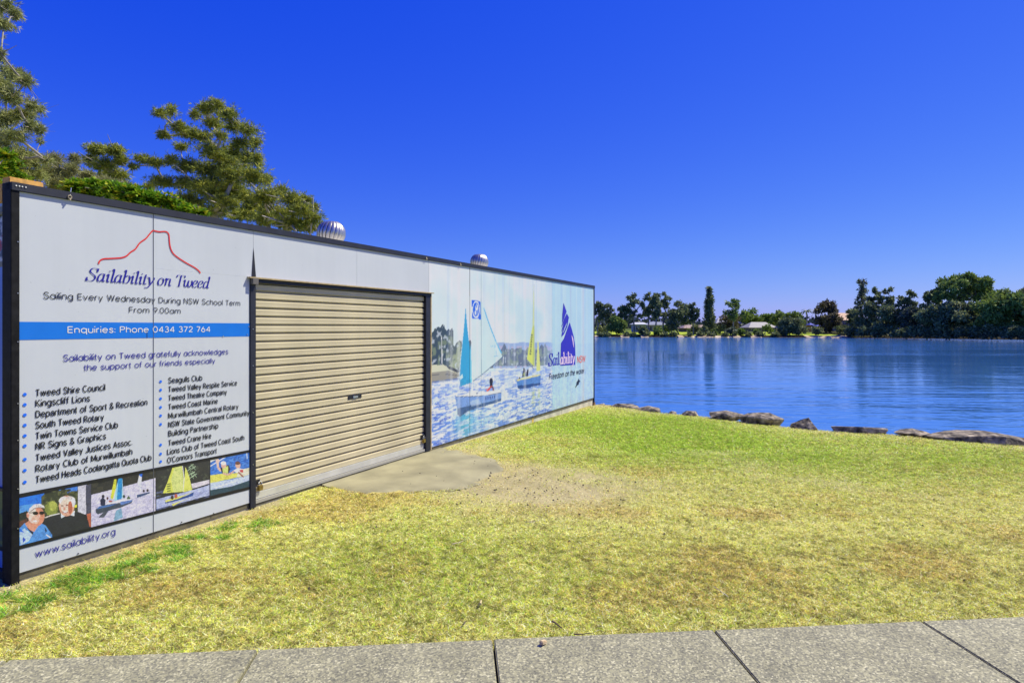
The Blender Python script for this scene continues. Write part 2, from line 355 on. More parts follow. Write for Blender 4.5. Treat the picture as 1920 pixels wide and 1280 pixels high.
# painting on panels: colour attribute grids in wall metres, evaluated with a small numpy painter
class Paint:
    def __init__(s, S, Z):
        s.S, s.Z = S, Z
        D = 4.30 + UY*S
        s.X = 960 + FPX * (-3.37 + UX*S) / D; s.Y = HZ - (Z - EYE) * FPX / D
        s.c = np.ones(S.shape + (3,)) * .7
    def poly(s, pts, col, a=1.0, noise=None):
        xs_ = [p[0] for p in pts]; ys_ = [p[1] for p in pts]
        m = (s.X >= min(xs_)) & (s.X <= max(xs_)) & (s.Y >= min(ys_)) & (s.Y <= max(ys_))
        idx = np.nonzero(m)
        if not len(idx[0]): return
        X = s.X[idx]; Y = s.Y[idx]; ins = np.zeros(X.shape, bool)
        for i in range(len(pts)):
            (x0, y0), (x1, y1) = pts[i], pts[i-1]
            if y0 == y1: continue
            cnd = ((y0 > Y) != (y1 > Y)) & (X < (x1-x0)*(Y-y0)/(y1-y0) + x0); ins ^= cnd
        k = tuple(v[ins] for v in idx)
        cv = lin(col)
        s.c[k] = s.c[k]*(1-a) + cv*a
    def ell(s, cx, cy, rx, ry, col, a=1.0, rough=0):
        q = ((s.X-cx)/rx)**2 + ((s.Y-cy)/ry)**2
        if rough: q = q + rough*(fbm(s.X*.7, s.Y*.7, int(cx*7+cy) % 97)-.5)
        m = q < 1; s.c[m] = s.c[m]*(1-a) + lin(col)*a
    def mask(s, m, col):
        m = np.clip(m, 0, 1)[..., None]; s.c = s.c*(1-m) + lin(col)*m
    def line(s, pts, w, col, a=1.0):
        for (x0, y0), (x1, y1) in zip(pts[:-1], pts[1:]):
            l = math.hypot(x1-x0, y1-y0) or 1; nx, ny = -(y1-y0)/l*w/2, (x1-x0)/l*w/2
            s.poly([(x0+nx, y0+ny), (x1+nx, y1+ny), (x1-nx, y1-ny), (x0-nx, y0-ny)], col, a)
def paint_mesh(name, S, Z, fn, m, parent, y=0.0, tilt=0.0):
    SS, ZZ = np.meshgrid(S, Z); ZZ = ZZ - tilt*SS; P = Paint(SS, ZZ); fn(P)
    V = np.stack([SS.ravel(), np.full(SS.size, y), ZZ.ravel()], 1)
    return raw(name, V, grid_faces(len(S), len(Z)), m, parent, col=np.clip(P.c.reshape(-1, 3)*.93, 0, .66))

def mural(P):
    X, Y, S, Z = P.X, P.Y, P.S, P.Z
    sky_top = sst(700, 520, Y)
    P.c[:] = lin((208, 220, 240))
    cl = fbm(S*1.1, Z*1.6, 71); P.mask(sst(.42, .7, cl)*.8, (226, 226, 232)); P.mask(sst(.55, .35, cl)*.5*sst(850, 1000, X), (176, 206, 242))
    P.mask(sst(640, 560, Y)*.35, (200, 220, 236))
    # distant blue hill and houses
    n1 = 6*(vn(S*2.5, S*0+1)-.5)
    P.mask(((Y > 643+n1*.6) & (Y < 690) & (X > 925))*.75, (120, 150, 200))
    P.mask(((Y > 649+n1*.4) & (Y < 690) & (X > 935) & (vn(S*14, Z*14, 3) > .55))*.5, (205, 175, 190))
    # tree line
    def trees(top, bot, x0, x1, amp, dark, lt, seed, al=1.0):
        t = top + amp*(fbm(S*6.2, S*0+seed, seed)-.5)*2.2 + 10*np.clip(np.abs((X-(x0+x1)/2)/(x1-x0)*2)-.45, 0, 1)**2*3*(x1 < 900) + 3*(fbm(S*17, Z*17, seed+1)-.5)
        mk = ((Y > t) & (Y < bot) & (X > x0) & (X < x1))
        P.mask(mk*al, dark); P.mask(mk*al*sst(.48, .66, fbm(S*9, Z*11, seed+5)), lt)
        P.mask(mk*al*sst(.62, .72, fbm(S*16, Z*16, seed+7))*.6, (205, 215, 225))
    trees(652, 686, 925, 1047, 9, (92, 104, 124), (138, 152, 142), 31, .9)
    trees(640, 690, 868, 925, 6, (96, 104, 112), (150, 158, 146), 37, .95)
    trees(612, 700, 800, 850, 16, (58, 74, 84), (112, 126, 104), 41)
    trees(645, 702, 836, 872, 12, (92, 104, 104), (156, 166, 138), 47)
    P.mask(((X > 1012) & (X < 1047))*sst(1012, 1047, X)*.55*((Y < 690)), (170, 196, 240))
    P.line([(828, 632), (829, 686)], 1.3, (225, 232, 240))
    # shore
    P.poly([(806, 684), (832, 684), (850, 692), (866, 700), (866, 706), (806, 714)], (206, 206, 178)); P.poly([(806, 699), (840, 694), (866, 702), (866, 706), (806, 716)], (150, 146, 134))
    P.poly([(836, 685), (848, 688), (864, 697), (858, 699), (842, 692)], (70, 72, 78)); P.line([(806, 704), (835, 701), (866, 705)], 1.2, (92, 90, 92))
    # water
    wl = np.interp(X, [806, 866, 943, 1047], [716, 707, 693, 682])
    wm = (Y > wl); dep = np.clip((Y - wl) / 70, 0, 1)
    P.mask(wm*1.0, (196, 208, 240))
    w1 = fbm(S*6.0, Z*34, 61); w2 = fbm(S*11+Z*6, Z*60, 67); w3 = fbm(S*.9, Z*4, 69)
    P.mask(wm*sst(.47, .57, w1)*(.45+.5*dep), (92, 136, 228)); P.mask(wm*sst(.53, .60, w2)*(.25+.6*dep)*sst(.35, .55, w3), (66, 108, 212))
    P.mask(wm*sst(.60, .66, w2)*dep*.35, (40, 66, 140)); P.mask(wm*sst(.56, .62, fbm(S*6+3, Z*38, 73))*.75, (240, 244, 252))
    P.mask(wm*(X < 870)*sst(6, 0, Y-wl)*.7, (60, 72, 100))
    # reflections
    P.mask(wm*(Y > 765)*blob(X, Y, 872, 795, 18, 30)*(.35+.8*(w1 > .5)), (78, 170, 205)); P.mask(wm*blob(X, Y, 905, 790, 26, 24)*.5*(w2 > .45), (170, 222, 232))
    P.mask(wm*(Y > 728)*(blob(X, Y, 1000, 745, 5, 26)+blob(X, Y, 1011, 742, 3, 24))*(w2 > .5)*.8, (196, 205, 110))
    # right-hand fade to plain light blue
    P.mask(sst(1034, 1037, X)*.92, (178, 210, 243)); P.mask(sst(1034, 1036, X)*(Y > 560)*sst(.5, .8, fbm(S*1.2, Z*.8, 77))*.5, (200, 224, 248))
    # first dinghy
    P.poly([(853, 742), (860, 741), (876, 739), (900, 739), (925, 735), (939, 733), (941, 738), (940, 748), (905, 757), (880, 763), (858, 769), (856, 757)], (118, 152, 212))
    P.poly([(858, 765), (880, 760), (905, 755), (940, 747), (939, 752), (905, 762), (878, 770), (862, 782), (858, 776)], (62, 92, 140)); P.poly([(852, 742), (876, 738), (900, 736), (938, 731), (941, 735), (925, 738), (900, 742), (870, 744)], (232, 238, 246))
    P.line([(853, 743), (880, 743), (905, 742), (941, 735)], 1.2, (84, 96, 132)); P.poly([(880, 752), (898, 748), (903, 757), (884, 761)], (176, 196, 232), .6)
    P.poly([(940, 730), (947, 728), (947, 748), (940, 750)], (226, 232, 240), .8)
    P.poly([(873, 571), (875, 600), (878, 630), (884, 672), (885, 716), (862, 725), (862, 705), (864, 670), (869, 620)], (52, 158, 205)); P.poly([(884, 640), (885, 716), (882, 717), (881, 660)], (120, 196, 225)); P.poly([(862, 706), (867, 701), (868, 708), (863, 712)], (200, 228, 240))
    P.line([(873, 570), (869, 620), (863, 680), (858, 740)], 1.0, (205, 228, 236)); P.line([(883, 560), (884, 640), (886, 735)], 1.4, (222, 230, 236))
    P.poly([(884, 562), (905, 566), (914, 600), (925, 632), (935, 652), (942, 668), (925, 684), (905, 701), (886, 714)], (202, 226, 232)); P.poly([(884, 600), (901, 602), (903, 702), (886, 714)], (206, 222, 226))
    P.line([(907, 577), (914, 598), (922, 620), (932, 645), (940, 662)], 2.0, (92, 182, 232)); P.line([(887, 714), (905, 701), (925, 684), (944, 668)], 1.3, (88, 112, 140)); P.line([(902, 560), (903, 706)], .9, (160, 185, 196))
    P.line([(944, 668), (943, 684)], 1.2, (226, 230, 236))
    for q in (920, 923, 926, 928): P.line([(q, 647), (q+1.4, 651)], .8, (120, 190, 226))
    P.line([(930, 656), (931, 668)], 1.0, (110, 184, 222)); P.line([(926, 668), (934, 667)], .9, (110, 184, 222))
    # emblem on the sail: blue field, white ring, swirl
    P.poly([(884, 562), (900.5, 564.5), (901.5, 598.5), (885.5, 597)], (26, 98, 222)); P.ell(892.6, 580.2, 6.9, 16.4, (214, 228, 238)); P.ell(892.6, 580, 5.9, 13.2, (34, 104, 224)); P.ell(893.6, 576.5, 2.6, 6.2, (214, 228, 238)); P.ell(891.4, 586.5, 1.3, 4.4, (214, 228, 238)); P.ell(893.0, 574, 1.3, 3.2, (34, 104, 224))
    P.poly([(883.5, 577), (885.6, 574), (885.6, 585), (883.9, 584)], (214, 228, 238))
    # crew
    P.ell(921, 714, 3.2, 5.6, (30, 24, 40)); P.poly([(918, 716), (924, 716), (923, 726), (919, 727)], (24, 22, 38)); P.poly([(919, 724), (923, 723), (918, 731), (914, 734), (912, 732)], (205, 84, 70)); P.poly([(922, 724), (925, 724), (927, 732), (924, 732)], (120, 70, 86)); P.line([(911, 729), (915, 732)], 1.6, (206, 120, 110))
    P.ell(894, 737, 1.6, 1.2, (52, 70, 130))
    for j, q in enumerate((910, 914, 918, 922, 926)): P.poly([(q, 744-j*.7), (q+2.4, 744-j*.7), (q+1.6, 749.5-j*.8), (q+.3, 749.5-j*.8)], (46, 70, 140))
    # second dinghy
    P.poly([(1000.3, 600), (1001.6, 600), (1002.6, 688), (988, 673), (990, 660), (994, 636)], (214, 222, 96)); P.poly([(1000.6, 535), (1001.3, 535), (1001.8, 605), (998.2, 620)], (214, 222, 150)); P.poly([(1000, 610), (1002, 610), (1002.5, 688), (1000, 685)], (190, 200, 80))
    for j in range(9): P.ell(997.2 - j*.35, 628+j*4.4, 1.7, 1.8, (60, 72, 60)); P.ell(997.2 - j*.35, 628+j*4.4, .7, .9, (200, 210, 110))
    P.line([(1001.5, 532), (1003, 694)], .8, (190, 200, 210)); P.line([(989, 680), (1002, 692)], 1, (70, 80, 110))
    P.poly([(1008, 640), (1009.6, 640), (1013.2, 694), (1005.5, 696), (1006.4, 670)], (218, 222, 120)); P.line([(1007.6, 634), (1008.4, 640)], .8, (232, 234, 214))
    P.poly([(968, 712), (986, 709), (1013, 702), (1014, 703), (1013, 719), (990, 723), (971, 725)], (86, 132, 198)); P.poly([(970, 723), (1013, 717), (1013, 721), (990, 727), (972, 729)], (40, 72, 128)); P.poly([(968, 711), (990, 706), (1013, 701), (1014, 703.5), (988, 710), (970, 714)], (226, 214, 150))
    P.poly([(979, 707), (980, 697), (982, 690), (985, 693), (986, 705)], (34, 32, 52)); P.ell(982.5, 692, 1.7, 3, (30, 28, 44)); P.poly([(986, 705), (987, 697), (990, 693), (991, 697), (990, 705)], (44, 34, 48)); P.ell(989.6, 694.5, 1.4, 2.6, (52, 36, 40)); P.poly([(981, 699), (984, 698), (985, 705), (982, 706)], (150, 160, 80)); P.ell(974, 708.5, 1.4, 1.6, (60, 50, 60))
    P.c *= (1 + (.05 + .35*(wm > 0))*(fbm(S*13, Z*16, 201)-.5) + (.04 + .30*(wm > 0))*(vn(S*55, Z*70, 203)-.5))[..., None]
    # shading of the sheets' folds painted as vertical streaks, yellow rust streaks, greyer foot
    st = vn(S*9, S*0+5); P.mask(sst(.62, .95, st)*.22, (236, 240, 244)); P.mask(sst(.35, .05, vn(S*13, Z*.3, 15))*.16, (120, 140, 180))
    for px_, w_, a_ in ((1070.5, .9, .45), (1093.5, 1.3, .6), (1095.5, .7, .3)):
        P.mask(np.exp(-((X-px_-.5*(vn(Z*3, Z*0)-.5))/w_)**2)*a_*(.5+.5*vn(Z*5, Z*0+2)), (196, 182, 120))
    P.mask(sst(.25, .0, Z-ZB)*.25*fbm(S*6, Z*6, 83), (140, 140, 130))
mprint = mat('printed_sheet', attr='col', rough=.4, noise=(3, .03))
bnd = [4.97, 6.10, 7.28, 8.44, 9.375, 10.41, 11.19, LN]
for i, (a_, b_) in enumerate(zip(bnd[:-1], bnd[1:])):
    if i == 0:      # the first sheet notches round the door head
        o = paint_mesh('wall_panel', np.arange(4.972, 6.099, .0115), np.linspace(2.1995, ZT, 40), mural, mprint, cont, 0.0)
        o = paint_mesh('wall_panel', np.arange(5.022, 6.099, .0115), np.linspace(ZB, 2.1995, 190), mural, mprint, cont, 0.0)
    else:
        o = paint_mesh('wall_panel', np.linspace(a_+.001, b_-.001, int((b_-a_)/.0115)), np.linspace(ZB, ZT, 226), mural, mprint, cont, 0.0)
    o['label'] = 'printed sheet of the sailing mural'
MB().box(5.02, 11.92, .003, .03, ZB, 2.2).box(4.97, 11.92, .003, .03, 2.2, ZT).build('panel_backing', black, cont)
MB().box(6.4535, 6.4575, -.002, .0025, ZB, ZT).build('cover_strip', mat('grey_strip', (.35, .45, .5), .5), cont)

# photo strip of the notice board
ZS0, ZS1, TILT = .215, .556, .018
def strip(P):
    X, Y, S, Z = P.X, P.Y, P.S, P.Z
    n_ = fbm(S*60, Z*60, 9); n2 = fbm(S*22, Z*30, 19)
    P.c[:] = lin((22, 24, 28))
    def q(zx, zy): return (20 + zx/9.84, 900 + zy/9.84)
    def Q(l): return [q(*t) for t in l]
    # 1: two men in front of trees
    a = (X < 170)
    P.poly(Q([(160, 330), (620, 240), (620, 440), (330, 560), (160, 620)]), (34, 116, 222)); P.poly(Q([(160, 470), (420, 430), (400, 560), (160, 610)]), (86, 156, 232))
    P.poly(Q([(560, 300), (620, 255), (1240, 110), (1240, 620), (600, 720), (560, 420)]), (54, 60, 40))
    tr = a & (X > 78) & (X < 145) & (Y < 965)
    P.mask(tr*sst(.5, .62, n_)*.8, (96, 100, 60)); P.mask(tr*(Y < 925)*sst(.56, .62, n2), (70, 130, 220)); P.ell(*q(750, 520), 12.5, 14, (128, 138, 62), 1, .9); P.ell(*q(780, 470), 7, 9, (176, 182, 84), 1, 1.2)
    P.poly(Q([(160, 610), (300, 560), (330, 760), (160, 800)]), (34, 44, 40)); P.poly(Q([(160, 760), (300, 700), (300, 860), (160, 900)]), (96, 60, 48))
    P.poly(Q([(1235, 110), (1400, 80), (1410, 620), (1240, 640)]), (206, 204, 214)); P.poly(Q([(1380, 85), (1480, 65), (1480, 640), (1390, 660)]), (74, 76, 94))
    P.poly(Q([(1400, 620), (1475, 600), (1475, 860), (1440, 850)]), (184, 98, 70))
    P.poly(Q([(560, 760), (680, 680), (900, 620), (1100, 640), (1220, 570), (1350, 620), (1430, 750), (1460, 900), (1100, 1000), (780, 1070), (600, 900)]), (38, 40, 44)); P.line(Q([(620, 690), (760, 640), (900, 610)]), 2.2, (226, 214, 204))
    P.poly(Q([(920, 600), (1180, 560), (1170, 660), (1100, 640), (1000, 660), (930, 700)]), (214, 226, 240))
    P.ell(*q(1030, 470), 14.6, 19.5, (222, 166, 138)); P.ell(*q(985, 380), 10, 8.6, (236, 226, 222)); P.ell(*q(1085, 360), 9.5, 7, (228, 214, 206)); P.ell(*q(1150, 400), 4.2, 9, (230, 230, 236)); P.ell(*q(1010, 470), 9.4, 13, (238, 206, 186)); P.ell(*q(1095, 500), 4.2, 12, (186, 106, 78))
    P.ell(*q(945, 468), 2.4, 1.2, (120, 70, 60)); P.ell(*q(1035, 455), 2.4, 1.2, (120, 66, 54)); P.ell(*q(985, 520), 1.7, 3, (214, 150, 124)); P.ell(*q(1000, 585), 4.6, 2.1, (250, 240, 234)); P.line(Q([(940, 570), (1000, 605), (1060, 580)]), 1, (150, 70, 62))
    P.poly(Q([(1170, 455), (1215, 450), (1220, 495), (1180, 505)]), (232, 226, 60))
    P.poly(Q([(160, 880), (260, 780), (420, 940), (540, 780), (640, 830), (760, 1000), (770, 1080), (300, 1180), (160, 1220)]), (84, 146, 214)); P.poly(Q([(160, 960), (250, 880), (400, 1000), (330, 1120), (180, 1200)]), (186, 210, 238)); P.poly(Q([(225, 1040), (275, 1090), (225, 1150)]), (30, 70, 190)); P.poly(Q([(170, 880), (250, 960), (160, 950)]), (36, 104, 214))
    P.poly(Q([(620, 850), (670, 930), (640, 960)]), (24, 30, 48)); P.line(Q([(650, 1000), (740, 1060)]), 2, (240, 240, 240))
    P.poly(Q([(260, 800), (380, 700), (500, 760), (520, 820), (430, 950), (330, 900)]), (206, 142, 116)); P.poly(Q([(290, 860), (420, 960), (400, 1000), (330, 920)]), (34, 34, 44))
    P.ell(*q(470, 660), 15.4, 18.5, (212, 142, 112)); P.ell(*q(400, 640), 8, 15, (236, 206, 190)); P.ell(*q(312, 640), 2.6, 5, (218, 150, 124)); P.ell(*q(455, 720), 7.4, 8.4, (232, 186, 162)); P.ell(*q(445, 750), 4.2, 1.9, (250, 240, 235))
    P.poly(Q([(310, 640), (340, 520), (430, 440), (540, 430), (610, 470), (625, 510), (500, 500), (400, 560), (340, 600)]), (228, 220, 214)); P.line(Q([(345, 590), (430, 520), (520, 500), (620, 510)]), 1.3, (146, 120, 110))
    P.ell(*q(455, 605), 5.2, 3.3, (28, 20, 18)); P.ell(*q(570, 600), 4.6, 3.3, (28, 20, 18)); P.line(Q([(340, 600), (420, 590)]), 1.2, (40, 30, 28)); P.ell(*q(520, 660), 2.2, 3.4, (236, 190, 170))
    # 2: training boats
    def q2(zx, zy): return (160 + zx/9.847, 860 + zy/9.847)
    def Q2(l): return [q2(*t) for t in l]
    P.poly(Q2([(100, 500), (1300, 170), (1300, 420), (100, 720)]), (46, 46, 42)); P.mask(((X > 171) & (X < 292) & (n2 > .58))*.5*(Y < 925), (78, 76, 58))
    P.poly(Q2([(108, 660), (700, 510), (1290, 350), (1290, 960), (108, 1260)]), (206, 202, 226)); wv = fbm(S*25, Z*120, 91)
    P.mask(((X > 171) & (X < 291) & (Y > 925 + (292-X)*.18) & (wv > .56))*.35, (160, 160, 200))
    P.poly(Q2([(190, 920), (330, 850), (620, 810), (870, 770), (850, 810), (640, 900), (400, 960), (230, 1020), (190, 990)]), (62, 72, 86)); P.poly(Q2([(200, 930), (260, 870), (600, 820), (420, 880)]), (74, 116, 178)); P.poly(Q2([(640, 790), (870, 750), (850, 790), (650, 850)]), (96, 128, 190)); P.poly(Q2([(380, 820), (760, 730), (860, 745), (640, 790), (390, 840)]), (236, 238, 242))
    P.poly(Q2([(240, 1080), (330, 980), (420, 960), (340, 1080)]), (78, 84, 96)); P.poly(Q2([(560, 960), (660, 900), (690, 1080), (520, 1150)]), (96, 160, 186), .8)
    P.poly(Q2([(530, 375), (570, 370), (565, 520), (505, 745), (460, 720)]), (214, 216, 66)); P.poly(Q2([(610, 360), (680, 355), (690, 560), (665, 740), (580, 755), (575, 480)]), (38, 140, 200)); P.poly(Q2([(575, 480), (600, 430), (580, 760), (530, 770)]), (150, 206, 228)); P.poly(Q2([(680, 380), (695, 560), (700, 720), (670, 730)]), (180, 214, 232))
    P.ell(*q2(325, 690), 2.6, 3.4, (40, 34, 48)); P.poly(Q2([(270, 760), (320, 700), (370, 760), (360, 860), (280, 860)]), (34, 40, 70)); P.ell(*q2(405, 725), 1.9, 2.6, (96, 60, 60)); P.ell(*q2(460, 780), 3.4, 1.9, (170, 96, 88)); P.ell(*q2(710, 690), 2.4, 3, (46, 60, 60)); P.poly(Q2([(760, 740), (790, 670), (830, 720), (820, 740)]), (88, 110, 80))
    P.poly(Q2([(960, 430), (990, 300), (1040, 320), (1030, 600), (1015, 610)]), (220, 222, 238)); P.poly(Q2([(985, 275), (1055, 262), (1040, 335), (1010, 320)]), (38, 110, 226)); P.poly(Q2([(950, 660), (1180, 610), (1190, 630), (1010, 700), (950, 715)]), (56, 78, 120)); P.ell(*q2(1075, 590), 2, 2.6, (56, 46, 56)); P.ell(*q2(1145, 580), 2.2, 2.6, (46, 40, 50))
    P.poly(Q2([(1295, 160), (1310, 155), (1310, 960), (1295, 965)]), (22, 24, 30))
    # 3: yellow sails
    def q3(zx, zy): return (285 + zx/10.1, 840 + zy/10.1)
    def Q3(l): return [q3(*t) for t in l]
    P.poly(Q3([(80, 390), (1085, 190), (1085, 620), (80, 960)]), (48, 50, 48)); P.mask(((X > 293) & (X < 392) & (n2 > .6))*.5*(Y < 915), (84, 92, 74)); P.poly(Q3([(740, 670), (1085, 590), (1085, 680), (760, 760)]), (214, 206, 216)); P.line(Q3([(760, 770), (1085, 670)]), 1, (40, 40, 60))
    P.poly(Q3([(80, 960), (400, 880), (800, 780), (1085, 690), (1085, 890), (80, 1150)]), (176, 184, 222)); P.mask(((X > 293) & (X < 392) & (Y > 918) & (wv > .55))*.4, (120, 130, 180))
    P.poly(Q3([(390, 350), (560, 310), (600, 600), (590, 820), (200, 850), (290, 640)]), (216, 222, 92)); P.poly(Q3([(420, 360), (550, 330), (590, 600), (580, 810), (400, 830), (360, 600)]), (208, 218, 130)); P.line(Q3([(570, 310), (605, 560), (590, 820)]), 1.4, (226, 226, 236)); P.poly(Q3([(630, 350), (700, 520), (760, 790), (590, 830), (610, 600)]), (220, 226, 104)); P.ell(*q3(450, 415), 1.3, 1.6, (150, 170, 90))
    for j in range(4): P.line(Q3([(280, 680+j*45), (350, 665+j*45)]), 2.2, (120, 130, 70))
    P.poly(Q3([(640, 900), (790, 825), (770, 900), (440, 1000), (240, 1045), (250, 1010)]), (38, 74, 140)); P.poly(Q3([(240, 985), (620, 880), (790, 820), (500, 950), (260, 1020)]), (226, 220, 110)); P.poly(Q3([(360, 1060), (740, 930), (560, 1000), (400, 1090)]), (220, 214, 110)); P.ell(*q3(380, 930), 2.8, 4, (66, 56, 40)); P.ell(*q3(450, 905), 3, 4, (190, 100, 74))
    for zx, zy in ((760, 330), (800, 370), (720, 400), (790, 470), (740, 490), (820, 510), (770, 540)): P.line(Q3([(zx-60, zy+30), (zx+20, zy-30)]), 1.2, (176, 200, 166)); P.line(Q3([(zx-30, zy-40), (zx+20, zy+40)]), 1.0, (150, 176, 140))
    # 4: two people waving from a yellow dinghy
    P.poly(Q3([(1100, 190), (1860, 30), (1860, 610), (1100, 740)]), (44, 110, 204)); P.mask(((X > 394) & (Y < 892) & (wv > .52))*.55, (104, 156, 226)); P.mask(((X > 394) & (Y < 892) & (fbm(S*40, Z*90, 96) > .58))*.5, (22, 70, 160))
    P.poly(Q3([(1100, 190), (1340, 150), (1100, 270)]), (214, 218, 200)); P.line(Q3([(1100, 340), (1460, 120)]), 1.8, (228, 232, 240)); P.line(Q3([(1790, 60), (1800, 200)]), 1.6, (210, 224, 244))
    P.poly(Q3([(1100, 510), (1300, 480), (1560, 470), (1860, 360), (1860, 500), (1100, 660)]), (220, 216, 100)); P.poly(Q3([(1650, 410), (1860, 360), (1860, 500), (1600, 540)]), (230, 226, 196)); P.poly(Q3([(1100, 655), (1500, 590), (1860, 500), (1860, 600), (1400, 760), (1100, 840)]), (188, 202, 234)); P.poly(Q3([(1100, 790), (1500, 720), (1860, 600), (1860, 720), (1100, 900)]), (40, 70, 84)); P.poly(Q3([(1110, 760), (1500, 640), (1700, 590), (1300, 720)]), (226, 230, 244))
    P.line(Q3([(1235, 240), (1250, 370), (1310, 430)]), 4.4, (228, 188, 170)); P.ell(*q3(1240, 240), 3.6, 4.2, (232, 196, 180)); P.poly(Q3([(1290, 380), (1340, 330), (1450, 320), (1480, 400), (1440, 490), (1330, 480)]), (50, 40, 56)); P.poly(Q3([(1330, 370), (1440, 330), (1440, 480), (1340, 480)]), (200, 214, 120)); P.ell(*q3(1355, 320), 5, 5.6, (226, 180, 160)); P.ell(*q3(1350, 280), 5.2, 3.6, (240, 228, 222)); P.line(Q3([(1340, 470), (1420, 500), (1500, 470)]), 3.4, (226, 184, 166))
    P.ell(*q3(1625, 320), 4.8, 6.4, (220, 170, 148)); P.ell(*q3(1620, 280), 4.8, 3.2, (112, 74, 56)); P.poly(Q3([(1540, 420), (1620, 370), (1720, 390), (1730, 450), (1600, 470)]), (236, 236, 240)); P.poly(Q3([(1650, 410), (1725, 400), (1725, 460), (1670, 450)]), (210, 76, 84)); P.line(Q3([(1630, 450), (1730, 545)]), 2.6, (150, 96, 80)); P.line(Q3([(1550, 430), (1480, 480)]), 2.6, (220, 170, 148))
    P.poly(Q3([(1087, 150), (1102, 150), (1102, 900), (1087, 900)]), (22, 24, 30))
    P.c *= (1 + .55*(fbm(S*45, Z*45, 211)-.5) + .5*(vn(S*150, Z*150, 213)-.5))[..., None]
    P.c = P.c*.94 + .012
paint_mesh('photo_print', np.arange(.001, SD0-.004, .0024), np.linspace(ZS0+.012, ZS1, 130), strip, mprint, cont, -.0022, TILT)['label'] = 'strip of four printed sailing photographs'
def wall_poly(name, pts, m, y=-.003, px=True):
    P = [(ws(a), y, wz(a, b)) if px else (a, y, b) for a, b in pts]
    return raw(name, P, [tuple(range(len(P)))[::-1]], m, cont)
blk_print = mat('black_print', (.012, .012, .014), .4); blue_print = mat('blue_band_print', l4((8, 116, 218), .9), .4, noise=(6, .06)); navy_print = mat('navy_print', l4((30, 22, 138), 1.1), .4); dot_print = mat('bullet_print', l4((20, 104, 226)), .4); red_print = mat('red_print', l4((214, 40, 24)), .4); white_print = mat('white_print', (.66, .67, .68), .4)
def quad(s0, s1_, z0, z1, name, m, y=-.003): return raw(name, [(s0, y, z0), (s1_, y, z0), (s1_, y, z1), (s0, y, z1)], [(0, 1, 2, 3)], m, cont)
for za_, zb_ in ((ZS1, ZS1+.026), (ZS0-.012, ZS0+.013)):
    e1_ = SD0-.002; raw('print_border', [(0, -.0035, za_), (e1_, -.0035, za_-TILT*e1_), (e1_, -.0035, zb_-TILT*e1_), (0, -.0035, zb_)], [(0, 1, 2, 3)], blk_print, cont)
quad(0, SD0, 1.632, 1.756, 'blue_band', blue_print, -.002)
MB().box(.9608, .9632, -.0045, -.0003, ZB, ZT).build('panel_joint', mat('joint_grey', (.16, .17, .19), .5), cont)
MB().box(.905, .908, -.0045, -.003, 1.632, 1.70).build('tape_seam', black, cont)

def cr_spline(p, k=5):
    if len(p) < 3: return p
    out = []; q = [p[0]] + list(p) + [p[-1]]
    for i in range(1, len(q)-2):
        for j in range(k):
            t = j/k; out.append(tuple(.5*((2*q[i][a]) + (-q[i-1][a]+q[i+1][a])*t + (2*q[i-1][a]-5*q[i][a]+4*q[i+1][a]-q[i+2][a])*t*t + (-q[i-1][a]+3*q[i][a]-3*q[i+1][a]+q[i+2][a])*t**3) for a in (0, 1)))
    out.append(p[-1]); return out
